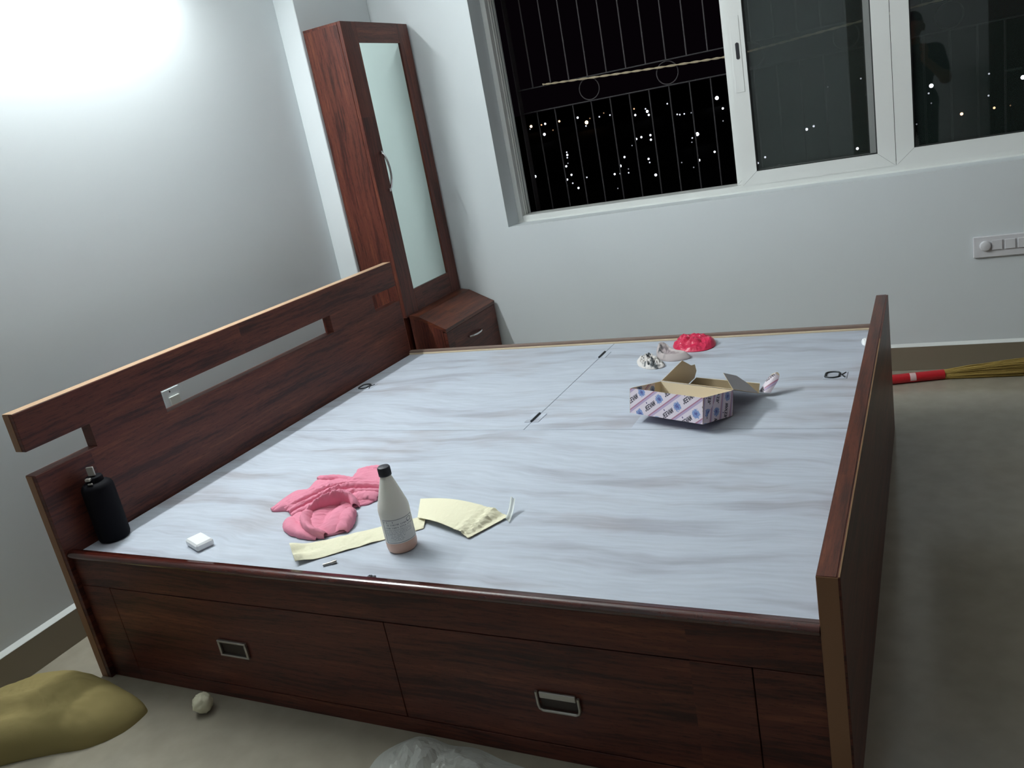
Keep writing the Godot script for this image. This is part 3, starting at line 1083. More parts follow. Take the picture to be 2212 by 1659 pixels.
# ------------------------------------------------------------------ corner furniture
func mirror_cabinet() -> void:
	var o := base("mirror_cabinet", Transform3D(Basis.IDENTITY, Vector3(-0.1255, 0, -0.4)))
	tag(o, "tall narrow dark brown cabinet with a long mirror in its door", "cabinet")
	var c := Vector3(0.1255, 0, 0.4)
	var at := Transform3D(Basis.IDENTITY, c)
	part("body", bx(Vector3(-0.228, 0, -0.6845), Vector3(-0.0405, 1.9115, -0.1155), 1, 0.0015), M.wood, o, at)
	# the door: four members round the mirror
	var x0 := -0.0395
	var x1 := -0.0213
	var d := Mb.new()
	var y0 := 0.562
	d.box(Vector3(x0, y0, -0.2310), Vector3(x1, 1.9115, -0.1155), 1, 0.0012, Vector2(0.4, 0.1))
	d.box(Vector3(x0, y0, -0.6845), Vector3(x1, 1.9115, -0.5835), 1, 0.0012, Vector2(0.4, 0.5))
	d.box(Vector3(x0, 1.8230, -0.5835), Vector3(x1, 1.9115, -0.2310), 2, 0.0, Vector2(0.1, 0.5))
	d.box(Vector3(x0, y0, -0.5835), Vector3(x1, 0.6790, -0.2310), 2, 0.0, Vector2(0.3, 0.2))
	var door := part("door", d, M.wood, o, at)
	part("mirror", bx(Vector3(x0, 0.678, -0.5845), Vector3(x1 - 0.006, 1.824, -0.2300), 1, 0), M.mirror, door, Transform3D.IDENTITY, "long mirror")
	var h := Mb.new()
	var p := PackedVector3Array()
	for i in 15:
		var t := i / 14.0
		p.append(Vector3(x1 + 0.004 + 0.026 * pow(sin(PI * t), 0.55), lerpf(1.165, 1.337, t), -0.209))
	h.tube(p, 0.0048, 12)
	for e in [1.165, 1.337]:
		h.box(Vector3(x1, e - 0.008, -0.216), Vector3(x1 + 0.008, e + 0.008, -0.202), 1, 0.002)
	part("handle", h, M.chrome, door, Transform3D.IDENTITY, "chrome bow handle")


func bedside_unit() -> void:
	var o := base("bedside_drawer_unit", Transform3D(Basis.IDENTITY, Vector3(0.07, 0, -0.4)))
	tag(o, "low dark brown drawer unit with a sloping top below the mirror cabinet", "bedside cabinet")
	var at := Transform3D(Basis.IDENTITY, Vector3(-0.07, 0, 0.4))
	var x0 := -0.0205
	var x1 := 0.1665
	var b := Mb.new()
	b.prism(PackedVector2Array([Vector2(x0, 0), Vector2(x1 - 0.0185, 0), Vector2(x1 - 0.0185, 0.4785), Vector2(x0 + 0.05, 0.542), Vector2(x0, 0.551)]), 0, 1, -0.679, -0.137, 1)
	part("body", b, M.wood, o, at)
	# the lid board curves a little down to its front edge
	var l := Mb.new()
	l.prism(PackedVector2Array([Vector2(x0, 0.5515), Vector2(x0 + 0.05, 0.5425), Vector2(x1 - 0.017, 0.4780), Vector2(x1 + 0.001, 0.4700), Vector2(x1 + 0.002, 0.487), Vector2(x1 - 0.014, 0.4950), Vector2(x0 + 0.052, 0.5600), Vector2(x0, 0.5695)]), 0, 1, -0.6795, -0.1362, 2)
	part("lid", l, M.wood_edge, o, at)
	var f := part("drawer_front", bx(Vector3(x1 - 0.018, 0.20, -0.677), Vector3(x1, 0.468, -0.139), 2, 0.001, Vector2(0.2, 0.6)), M.wood, o, at)
	part("door_front", bx(Vector3(x1 - 0.018, 0.02, -0.677), Vector3(x1, 0.197, -0.139), 2, 0.001, Vector2(0.6, 0.2)), M.wood, o, at)
	var h := Mb.new()
	var p := PackedVector3Array()
	for i in 11:
		var t := i / 10.0
		p.append(Vector3(x1 + 0.003 + 0.02 * pow(sin(PI * t), 0.5), 0.387, lerpf(-0.475, -0.345, t)))
	h.tube(p, 0.0048, 10)
	part("handle", h, M.chrome, f, Transform3D.IDENTITY, "chrome bow handle")


func wall_fittings() -> void:
	# socket plate seen through the headboard's slot
	var o := base("wall_socket", Transform3D(Basis.IDENTITY, Vector3(WALL_X, 0.610, 1.072)))
	tag(o, "pale wall socket plate seen through the headboard slot", "socket")
	part("plate", bx(Vector3(0, -0.042, -0.040), Vector3(0.005, 0.040, 0.040), 0, 0.002), M.wall_paint, o)
	part("pin_hole", bx(Vector3(0.003, 0.026, 0.004), Vector3(0.0056, 0.033, 0.010), 0, 0.0005), M.dark_slot, o)
	part("cover", bx(Vector3(0.005, -0.036, -0.028), Vector3(0.012, 0.010, 0.020), 0, 0.004), M.plaster, o)
	# switchboard under the window
	var s := base("switchboard", Transform3D(Basis.IDENTITY, Vector3(2.56, 0.524, WALL_Z)))
	tag(s, "white switchboard with a round knob on the window wall", "switchboard")
	part("plate", bx(Vector3(-0.150, -0.044, 0), Vector3(0.150, 0.044, 0.012), 0, 0.003), M.switch_white, s)
	var k := Mb.new()
	k.lathe(PackedVector2Array([Vector2(0.021, 0), Vector2(0.020, 0.010), Vector2(0.017, 0.013), Vector2(0.001, 0.014)]), Vector3.ZERO, 28)
	part("regulator_knob", k, M.switch_white, s, Transform3D(Basis(Vector3.RIGHT, PI / 2), Vector3(-0.106, 0.005, 0.012)))
	for q in [-0.064, -0.018, 0.028, 0.074]:
		part("switch", bx(Vector3(q - 0.019, -0.014, 0.012), Vector3(q + 0.019, 0.026, 0.018), 0, 0.002), M.switch_white, s)


func broom() -> void:
	var a := Vector3(2.286, 0.0215, -0.560)
	var dir := Vector3(0.2165, 0, -0.050).normalized()
	var o := base("soft_broom", Transform3D(Basis(Vector3.UP, atan2(-dir.z, dir.x)), a))
	tag(o, "straw broom with a red handle lying on the floor behind the footboard", "broom")
	var h := Mb.new()
	h.tube(PackedVector3Array([Vector3(-0.46, 0, 0), Vector3(-0.2, 0, 0), Vector3(0.0, 0, 0)]), 0.0205, 20)
	part("handle", h, M.broom_red, o, Transform3D.IDENTITY, "red plastic handle")
	var t := Mb.new()
	t.lathe(PackedVector2Array([Vector2(0.0211, -0.012), Vector2(0.0212, 0.0), Vector2(0.0211, 0.012)]), Vector3.ZERO, 14, -0.2, 1.7)
	part("torn_tape", t, M.tape_white, o, Transform3D(Basis(Vector3.BACK, PI / 2) * Basis(Vector3.UP, -0.3), Vector3(-0.125, 0, 0)), "torn white tape")
	var b := Mb.new()
	var rng := RandomNumberGenerator.new()
	rng.seed = 5
	for i in 420:
		var r := sqrt(rng.randf())
		var w := rng.randf() * TAU
		var y := sin(w) * r
		var z := cos(w) * r
		var len := rng.randf_range(0.42, 0.62)
		var p := PackedVector3Array()
		for k in 5:
			var f := k / 4.0
			var spread := 0.018 + 0.034 * pow(f, 0.8)
			p.append(Vector3(-0.01 + len * f, maxf(y * spread + 0.014 * f + rng.randf_range(-0.002, 0.002), -0.0195), z * spread * 0.8 + f * 0.075 + rng.randf_range(-0.002, 0.002)))
		b.tube(p, 0.0017, 4, 0.0006)
	var s := part("bristles", b, M.broom_straw, o, Transform3D.IDENTITY, "straw bristles")
	s.set_meta("kind", "stuff")


# ------------------------------------------------------------------ things on the deck
func things_on_bed() -> void:
	var crumple := noise(16.0, FastNoiseLite.TYPE_CELLULAR, 3)
	var soft := noise(9.0, FastNoiseLite.TYPE_SIMPLEX_SMOOTH, 4)
	var fine := noise(34.0, FastNoiseLite.TYPE_SIMPLEX_SMOOTH, 5)

	# pink garment, gathered in folds
	var c := Vector2(0.672, 1.475)
	var ro := [0.483, 1.545, 0.474, 1.43, 0.511, 1.408, 0.500, 1.345, 0.554, 1.340, 0.594, 1.325, 0.655, 1.340, 0.612, 1.275, 0.640, 1.238, 0.693, 1.247, 0.76, 1.351, 0.801, 1.427, 0.799, 1.48, 0.77, 1.498, 0.752, 1.525, 0.785, 1.561, 0.832, 1.617, 0.817, 1.65, 0.77, 1.676, 0.716, 1.672, 0.636, 1.636, 0.594, 1.586, 0.578, 1.563, 0.542, 1.548]
	var fold_a := [0.518, 1.563, 0.546, 1.479, 0.572, 1.410, 0.595, 1.373, 0.669, 1.361]
	var fold_b := [0.579, 1.544, 0.627, 1.481, 0.629, 1.427, 0.670, 1.393, 0.769, 1.371]
	var dip := [0.584, 1.524, 0.600, 1.450, 0.645, 1.410, 0.779, 1.389]
	var fold_c := [0.637, 1.575, 0.664, 1.500, 0.696, 1.457, 0.731, 1.447, 0.802, 1.420]
	var pit := [0.705, 1.500, 0.700, 1.535, 0.712, 1.575, 0.738, 1.620]
	var rim := [0.775, 1.668, 0.728, 1.622, 0.672, 1.548, 0.682, 1.495, 0.735, 1.490]
	var puff := [0.800, 1.655, 0.772, 1.606, 0.762, 1.555]
	var crease := [0.709, 1.667, 0.661, 1.600, 0.720, 1.641]
	var hf := func(p: Vector2, r: float) -> float:
		var env := 1.0 - pow(r, 8.0)
		var along := p.dot(Vector2(0.8, -0.6))
		var over := p.dot(Vector2(0.6, 0.8))
		var h := 0.004 + 0.008 * env
		h += env * (0.010 * ridge(p, fold_a, 0.020) + 0.010 * ridge(p, [0.62, 1.60, 0.70, 1.655, 0.79, 1.655], 0.040) + 0.012 * ridge(p, puff, 0.030))
		h -= env * 0.010 * ridge(p, pit, 0.014)
		h += env * (fine.get_noise_2d(along * 0.4, over * 3.0) * 0.0045 + soft.get_noise_2d(p.x * 2.0, p.y * 2.0) * 0.003)
		return maxf(h, 0.0035)
	var cloth := lump(ro, c, hf, 220, 60)
	var wr := noise(60.0, FastNoiseLite.TYPE_SIMPLEX_SMOOTH, 8)
	fold(cloth, [0.487, 1.548, 0.520, 1.500, 0.545, 1.455, 0.572, 1.405, 0.600, 1.368, 0.660, 1.352], c, 0.0150, 0.020, wr)
	fold(cloth, [0.535, 1.545, 0.560, 1.490, 0.590, 1.435, 0.620, 1.400, 0.680, 1.376, 0.780, 1.360], c, 0.0145, 0.027, wr)
	fold(cloth, [0.565, 1.560, 0.605, 1.505, 0.638, 1.450, 0.668, 1.418, 0.720, 1.396, 0.800, 1.385], c, 0.0150, 0.034, wr)
	fold(cloth, [0.590, 1.580, 0.632, 1.530, 0.668, 1.478, 0.705, 1.447, 0.750, 1.432, 0.800, 1.412], c, 0.0170, 0.031, wr)
	fold(cloth, [0.700, 1.490, 0.735, 1.462, 0.770, 1.450, 0.802, 1.440], c, 0.0300, 0.024, wr)
	fold(cloth, [0.640, 1.590, 0.650, 1.540, 0.680, 1.500, 0.715, 1.480, 0.750, 1.486, 0.772, 1.512], c, 0.0140, 0.048, wr)
	fold(cloth, [0.652, 1.560, 0.672, 1.600, 0.705, 1.640, 0.745, 1.668, 0.790, 1.672], c, 0.0150, 0.040, wr)
	fold(cloth, [0.605, 1.590, 0.625, 1.620, 0.660, 1.648, 0.720, 1.668, 0.770, 1.676], c, 0.0240, 0.022, wr)
	fold(cloth, [0.820, 1.650, 0.805, 1.610, 0.782, 1.570, 0.768, 1.535], c, 0.0260, 0.030, wr)
	fold(cloth, [0.605, 1.275, 0.635, 1.262, 0.670, 1.252, 0.700, 1.262], c, 0.0160, 0.012, wr)
	fold(cloth, [0.494, 1.330, 0.530, 1.338, 0.575, 1.335, 0.620, 1.340, 0.670, 1.345], c, 0.0130, 0.018, wr)
	var pk := part("pink_cloth", cloth, M.pink_cloth, self, bed_spot(c.x, c.y))
	tag(pk, "crumpled pink cloth garment lying behind the white bottle", "cloth")

	# cream paper strip, folded back on itself
	var pc := Vector2(0.98, 1.62)
	var ps := base("paper_strip", bed_spot(pc.x, pc.y))
	tag(ps, "long cream masking paper strip folded under the white bottle", "paper")
	var q1 := [Vector2(0.800, 1.812), Vector2(1.050, 1.598), Vector2(1.022, 1.532), Vector2(0.724, 1.742)]
	var h1 := func(u: float, v: float) -> float:
		var curl := exp(-u * u / 0.010) * (0.012 + 0.010 * sin(v * 9.0))
		return 0.0015 + curl * 0.9 + 0.004 * absf(soft.get_noise_2d(u * 0.35, v * 0.12)) + 0.003 * v * (1.0 - v) * 4.0
	part("strip", sheet(q1, pc, h1, 60, 18), M.cream_paper, ps)
	var q2 := [Vector2(1.010, 1.560), Vector2(1.205, 1.635), Vector2(1.262, 1.515), Vector2(0.955, 1.455)]
	var h2 := func(u: float, v: float) -> float:
		var lift := 0.010 + 0.016 * sin(PI * clampf(u * 1.05, 0, 1)) * (0.55 + 0.45 * v)
		var crumpled := smoothstep(0.62, 0.9, u) * (0.010 * absf(fine.get_noise_2d(u * 0.4, v * 0.25)) + 0.006 * sin(u * 40.0 + v * 6.0) * 0.4)
		return maxf(0.004, lift + crumpled - 0.012 * smoothstep(0.86, 1.0, u))
	part("folded_end", sheet(q2, pc, h2, 70, 26), M.cream_paper, ps)
	var q3 := [Vector2(1.255, 1.530), Vector2(1.275, 1.545), Vector2(1.262, 1.470), Vector2(1.248, 1.470)]
	part("tape_scrap", sheet(q3, pc, func(u: float, v: float) -> float: return 0.004 + 0.028 * v * v + 0.003 * sin(u * 6.0), 8, 12), M.plastic_film, ps, Transform3D.IDENTITY, "clear tape scrap")

	# white bottle with a dark cap
	var bo := base("squeeze_bottle", bed_spot(1.045, 1.690, 0.0))
	tag(bo, "white conical plastic bottle with black cap and printed label", "bottle")
	var lower := Mb.new()
	lower.lathe(PackedVector2Array([Vector2(0.001, 0.003), Vector2(0.028, 0.002), Vector2(0.033, 0.0), Vector2(0.0365, 0.004), Vector2(0.0382, 0.012), Vector2(0.0385, 0.030)]), Vector3.ZERO, 48)
	part("tinted_base", lower, M.bottle_residue, bo, Transform3D.IDENTITY, "pinkish bottle base")
	var body := Mb.new()
	body.lathe(PackedVector2Array([Vector2(0.0385, 0.030), Vector2(0.0385, 0.095), Vector2(0.0388, 0.108), Vector2(0.0383, 0.116), Vector2(0.0360, 0.126), Vector2(0.0300, 0.145), Vector2(0.0215, 0.172), Vector2(0.0155, 0.190), Vector2(0.0130, 0.197), Vector2(0.0128, 0.204)]), Vector3.ZERO, 48)
	part("body", body, M.bottle_white, bo)
	var cap := Mb.new()
	cap.lathe(PackedVector2Array([Vector2(0.0125, 0.1975), Vector2(0.0158, 0.1980), Vector2(0.0160, 0.2020), Vector2(0.0150, 0.2030), Vector2(0.0152, 0.2190), Vector2(0.0140, 0.2210), Vector2(0.001, 0.2212)]), Vector3.ZERO, 36)
	for i in 30:
		var t := TAU * i / 30
		cap.tube(PackedVector3Array([Vector3(cos(t) * 0.0151, 0.204, sin(t) * 0.0151), Vector3(cos(t) * 0.0151, 0.2185, sin(t) * 0.0151)]), 0.0007, 5)
	part("cap", cap, M.black_plastic, bo, Transform3D.IDENTITY, "black screw cap")
	var lb := Mb.new()
	# the label wraps the side turned to the camera; u runs left to right as it is read
	var pts := PackedVector3Array()
	var uvs := PackedVector2Array()
	for j in 2:
		for i in 25:
			var u := i / 24.0
			var ang := lerpf(1.98, -0.40, u)
			pts.append(Vector3(cos(ang) * 0.0389, 0.030 + 0.066 * j, sin(ang) * 0.0389))
			uvs.append(Vector2(u, 1.0 - j))
	lb.grid(pts, 25, uvs)
	part("label", lb, M.bottle_label, bo, Transform3D.IDENTITY, "printed label")

	# black flask with a steel clip, close to the headboard
	var fl := base("water_flask", bed_spot(0.052, 1.752, 0.35))
	tag(fl, "black cylindrical water flask standing against the headboard", "flask")
	var fb := Mb.new()
	fb.lathe(PackedVector2Array([Vector2(0.001, 0.0), Vector2(0.036, 0.0), Vector2(0.0425, 0.004), Vector2(0.0450, 0.012), Vector2(0.0450, 0.160), Vector2(0.0440, 0.170), Vector2(0.0400, 0.178), Vector2(0.0330, 0.183), Vector2(0.0230, 0.186)]), Vector3.ZERO, 44)
	part("body", fb, M.flask_black, fl)
	var fc := Mb.new()
	fc.lathe(PackedVector2Array([Vector2(0.0230, 0.185), Vector2(0.0240, 0.187), Vector2(0.0235, 0.198), Vector2(0.0210, 0.202), Vector2(0.001, 0.203)]), Vector3.ZERO, 36)
	part("cap", fc, M.flask_black, fl)
	var cl := Mb.new()
	cl.box(Vector3(-0.011, 0.204, 0.002), Vector3(0.011, 0.232, 0.008), 1, 0.002)
	cl.box(Vector3(-0.009, 0.196, 0.020), Vector3(0.007, 0.205, 0.032), 1, 0.002)
	cl.box(Vector3(-0.002, 0.186, 0.029), Vector3(0.012, 0.191, 0.034), 1, 0.001)
	part("clip", cl, M.satin_steel, fl, Transform3D.IDENTITY, "steel clip")

	# white adapter block
	var so := part("white_block", bx(Vector3(-0.040, 0, -0.025), Vector3(0.040, 0.022, 0.025), 0, 0.008), M.soap_white, self, bed_spot(0.411, 1.757, -0.376))
	tag(so, "small white rounded square block near the front edge of the deck", "block")

	# red plastic bag
	var rc := Vector2(1.392, 0.075)
	var ring := [1.318, 0.115, 1.308, 0.060, 1.330, 0.015, 1.362, -0.000, 1.420, 0.010, 1.462, 0.040, 1.480, 0.090, 1.478, 0.135, 1.455, 0.170, 1.410, 0.180, 1.360, 0.165]
	var rf := func(p: Vector2, r: float) -> float:
		var dome := pow(maxf(1.0 - pow(r, 2.6), 0.0), 0.5)
		var lean := 0.80 + 1.5 * (0.10 - (p.y - rc.y))
		var h := 0.052 * dome * lean
		h += dome * (crumple.get_noise_2d(p.x * 1.1 + 3.0, p.y * 1.1) * 0.022 + fine.get_noise_2d(p.x * 1.0, p.y * 1.0) * 0.009)
		return maxf(h, 0.003)
	var rb := part("red_bag", lump(ring, rc, rf, 46, 13, null, true), M.red_plastic, self, bed_spot(rc.x, rc.y))
	tag(rb, "crumpled red plastic bag near the far edge of the deck", "plastic bag")

	# soiled rag in two heaps
	var grime := noise(26.0, FastNoiseLite.TYPE_SIMPLEX_SMOOTH, 61)
	var g1 := Vector2(1.274, 0.290)
	var o1 := [1.214, 0.262, 1.222, 0.225, 1.250, 0.215, 1.285, 0.245, 1.325, 0.295, 1.345, 0.345, 1.322, 0.368, 1.285, 0.365, 1.240, 0.325]
	var f1 := func(p: Vector2, r: float) -> float:
		return maxf(0.003, pow(maxf(1.0 - r * r, 0.0), 0.5) * (0.022 + soft.get_noise_2d(p.x * 5.0, p.y * 5.0) * 0.020 + fine.get_noise_2d(p.x * 1.4, p.y * 1.4) * 0.007))
	var t1 := func(p: Vector2, _r: float) -> Color:
		var s := smoothstep(0.10, 0.30, grime.get_noise_2d(p.x * 1.0 + 2.0, p.y * 0.6))
		return Color(0.68, 0.65, 0.63).lerp(Color(0.12, 0.13, 0.14), s)
	var rag := part("soiled_rag", lump(o1, g1, f1, 130, 34, t1), M.rag_cloth, self, bed_spot(g1.x, g1.y))
	tag(rag, "crumpled white rag with grey stains behind the open carton", "rag")
	var g2 := Vector2(1.330, 0.225)
	var o2 := [1.276, 0.205, 1.270, 0.160, 1.300, 0.150, 1.330, 0.180, 1.375, 0.215, 1.412, 0.235, 1.420, 0.258, 1.385, 0.282, 1.345, 0.285, 1.310, 0.262]
	var f2 := func(p: Vector2, r: float) -> float:
		var bowl := pow(maxf(1.0 - r * r, 0.0), 0.4) * 0.020 + 0.010 * exp(-pow((r - 0.75) / 0.16, 2.0))
		bowl += 0.022 * exp(-p.distance_squared_to(Vector2(1.292, 0.178)) / 0.0006)
		return maxf(0.003, bowl + fine.get_noise_2d(p.x * 1.4, p.y * 1.4) * 0.006 * (1.0 - r))
	var t2 := func(p: Vector2, r: float) -> Color:
		var s := smoothstep(-0.1, 0.35, grime.get_noise_2d(p.x * 1.3 + 4.0, p.y * 1.3)) * smoothstep(1.340, 1.300, p.x)
		return Color(0.52, 0.46, 0.46).lerp(Color(0.10, 0.11, 0.12), s).lerp(Color(0.36, 0.29, 0.31), smoothstep(0.7, 0.3, r) * 0.6)
	var rag2 := part("soiled_rag", lump(o2, g2, f2, 130, 34, t2), M.rag_cloth, self, bed_spot(g2.x, g2.y))
	tag(rag2, "pinkish grey rag scrap lying just behind the white stained rag", "rag")

	# small hardware left on the deck
	var bit := Mb.new()
	bit.tube(PackedVector3Array([Vector3(-0.016, 0.004, 0), Vector3(0.006, 0.004, 0)]), 0.0032, 8)
	bit.tube(PackedVector3Array([Vector3(0.006, 0.004, 0), Vector3(0.018, 0.004, 0)]), 0.0052, 6)
	var b1 := part("foil_scrap", bit, M.satin_steel, self, bed_spot(0.893, 1.795, 0.65))
	tag(b1, "tiny silver metal fitting beside the left end of the paper strip", "fitting")
	var nut := Mb.new()
	nut.lathe(PackedVector2Array([Vector2(0.002, 0.0), Vector2(0.0075, 0.0), Vector2(0.0078, 0.007), Vector2(0.004, 0.008), Vector2(0.001, 0.0105)]), Vector3.ZERO, 6)
	nut.box(Vector3(0.004, 0.0, -0.004), Vector3(0.014, 0.007, 0.004), 0, 0.001)
	var b2 := part("black_screw", nut, M.black_plastic, self, bed_spot(1.047, 1.838, 0.3))
	tag(b2, "tiny black fitting at the front edge of the deck", "fitting")
	var wad := Vector2(2.018, 0.165)
	var wf := func(p: Vector2, r: float) -> float:
		return maxf(0.002, pow(maxf(1.0 - r * r, 0.0), 0.5) * 0.016 + fine.get_noise_2d(p.x * 3.0, p.y * 3.0) * 0.006 * (1.0 - r))
	var wd := part("paper_scrap", lump([2.004, 0.150, 2.014, 0.138, 2.028, 0.142, 2.034, 0.170, 2.028, 0.194, 2.012, 0.190], wad, wf, 60, 14), M.soap_white, self, bed_spot(wad.x, wad.y))
	tag(wd, "small white paper scrap against the footboard", "paper")


# one flat card panel in the carton's own axes: corners in order, kraft on the side the normal leaves
func card(corners: Array, n_out: Vector3, called: String, parent: Node3D, uv_axes: Array, thick := 0.0016, outside_mat: Material = null) -> MeshInstance3D:
	var outer := Mb.new()
	var inner := Mb.new()
	var uv_of := func(p: Vector3) -> Vector2: return Vector2(p.dot(uv_axes[0]), p.dot(uv_axes[1]))
	var poly := PackedVector2Array()
	var ax: Vector3 = ((corners[1] as Vector3) - corners[0]).normalized()
	var ay := n_out.cross(ax).normalized()
	for p in corners:
		poly.append(Vector2(((p as Vector3) - corners[0]).dot(ax), ((p as Vector3) - corners[0]).dot(ay)))
	var t := Geometry2D.triangulate_polygon(poly)
	for i in range(0, t.size(), 3):
		var a: Vector3 = corners[t[i]]
		var b: Vector3 = corners[t[i + 1]]
		var c: Vector3 = corners[t[i + 2]]
		outer.tri(a, b, c, n_out, uv_of.call(a), uv_of.call(b), uv_of.call(c))
		inner.tri(a - n_out * thick, b - n_out * thick, c - n_out * thick, -n_out)
	for i in corners.size():
		var a: Vector3 = corners[i]
		var b: Vector3 = corners[(i + 1) % corners.size()]
		var side := (b - a).cross(n_out).normalized()
		var mid := (a + b) / 2.0
		var cen := Vector3.ZERO
		for p in corners:
			cen += p
		cen /= corners.size()
		if side.dot(mid - cen) < 0:
			side = -side
		inner.quad(a, b, b - n_out * thick, a - n_out * thick, side)
	var m := outer.surface(ArrayMesh.new(), outside_mat if outside_mat else M.carton_print)
	inner.surface(m, M.kraft)
	return part_mesh(called, m, parent)


func carton() -> void:
	# local axes: x along the near side, y up its wall, z towards the camera; it leans back on its far edge and lid
	var turn := Basis(Vector3.UP, -0.3752) * Basis(Vector3.RIGHT, -0.2009) * Basis(Vector3.BACK, -0.0082)
	var at := Vector3(1.3783, 0.4323, 0.8647)
	at += (Vector3(2.2108, 1.3489, 3.2044) - at) * 0.0118
	var o := base("open_carton", Transform3D(turn, at))
	tag(o, "open printed cardboard box with raised flaps on the deck", "box")
	var w := 0.2665
	var d := 0.1566
	var h := 0.0777
	var e := 0.0016
	var v := func(x: float, y: float, z: float) -> Vector3: return Vector3(x, y, -z)
	var xy := [Vector3.RIGHT, Vector3.UP]
	var zy := [Vector3.FORWARD, Vector3.UP]
	card([v.call(0, 0, 0), v.call(w, 0, 0), v.call(w, h, 0), v.call(0, h, 0)], Vector3.BACK, "front_wall", o, xy)
	card([v.call(w, 0, 0), v.call(w, 0, d), v.call(w, h, d), v.call(w, h, 0)], Vector3.RIGHT, "side_wall", o, [Vector3.FORWARD * 0.7 + Vector3.UP * 0.7, Vector3.UP * 0.7 + Vector3.BACK * 0.7])
	card([v.call(0, 0, 0), v.call(0, 0, d), v.call(0, h, d), v.call(0, h, 0)], Vector3.LEFT, "side_wall", o, zy)
	card([v.call(0, 0, d), v.call(w, 0, d), v.call(w, h, d), v.call(0, h, d)], Vector3.FORWARD, "back_wall", o, xy)
	card([v.call(e, e, e), v.call(w - e, e, e), v.call(w - e, e, d - e), v.call(e, e, d - e)], Vector3.DOWN, "bottom", o, [Vector3.RIGHT, Vector3.FORWARD])
	# a printed tuck flap folded down inside the left wall
	card([v.call(0.004, 0.012, 0.012), v.call(0.004, 0.012, d * 0.72), v.call(0.002, h - 0.001, d * 0.80), v.call(0.002, h - 0.001, 0.004)], Vector3.RIGHT, "inner_flap", o, zy)
	# lid panel sloping down behind, from the far wall's top
	var hy := h
	var ly := 0.0440
	var lz := 0.3060
	var slope := Vector3(0, ly - hy, -(lz - d)).normalized()
	var lid_n := slope.cross(Vector3.RIGHT).normalized()
	if lid_n.y > 0:
		lid_n = -lid_n
	var lid := card([v.call(0, hy + e, d), v.call(w, hy + e, d), v.call(w, ly + e, lz), v.call(0, ly + e, lz)], lid_n, "lid", o, [Vector3.RIGHT, Vector3.FORWARD])
	# left flap: kraft side to the camera
	var ln := Vector3(-0.985, -0.17, 0).normalized()
	card([v.call(0.0, hy + 0.002, d + 0.004), v.call(0.0, ly + 0.004, lz), v.call(0.004, ly + 0.020, lz + 0.030), v.call(0.012, 0.090, 0.336), v.call(0.016, 0.114, 0.320), v.call(0.016, 0.113, 0.300), v.call(0.018, 0.136, 0.246)], ln, "side_flap", lid, zy)
	# right flap leaning inwards: printed side to the camera
	card([v.call(w, hy + 0.002, d), v.call(w, ly + 0.003, lz - 0.004), v.call(w - 0.020, 0.085, 0.262), v.call(w - 0.030, 0.110, 0.222), v.call(w - 0.030, 0.128, 0.150)], Vector3(0.90, 0.43, 0).normalized(), "side_flap", lid, zy, e, M.kraft_grey)
	# end flap standing at the lid's far edge, with a curled ear
	card([v.call(0.005, ly + 0.003, lz), v.call(w - 0.002, ly + 0.003, lz), v.call(w - 0.012, ly + 0.030, lz + 0.022), v.call(0.02, ly + 0.026, lz + 0.02)], Vector3(0, 0.64, -0.77).normalized(), "end_flap", lid, xy)
	var ear := Mb.new()
	var ear_in := Mb.new()
	var pts := PackedVector3Array()
	var inn := PackedVector3Array()
	var uvs := PackedVector2Array()
	for j in 9:
		var t := j / 8.0
		var wide := 0.020 * sqrt(maxf(1.0 - pow(maxf(t - 0.45, 0) / 0.55, 2.0), 0.0)) + 0.002
		for i in 9:
			var s := i / 8.0 * 2.0 - 1.0
			var p := Vector3(w + 0.006 + 0.016 * t + s * wide * 0.9, ly + 0.004 + 0.058 * t, -(lz + 0.012 + 0.042 * t + 0.010 * s * s))
			pts.append(p)
			inn.append(p + Vector3(0, 0.001, -0.0016))
			uvs.append(Vector2(p.x + p.y * 0.5, p.y * 1.2))
	ear.grid(pts, 9, uvs)
	ear_in.grid(inn, 9, uvs)
	var em := ear.surface(ArrayMesh.new(), M.carton_print)
	ear_in.surface(em, M.kraft)
	part_mesh("curled_ear", em, lid)


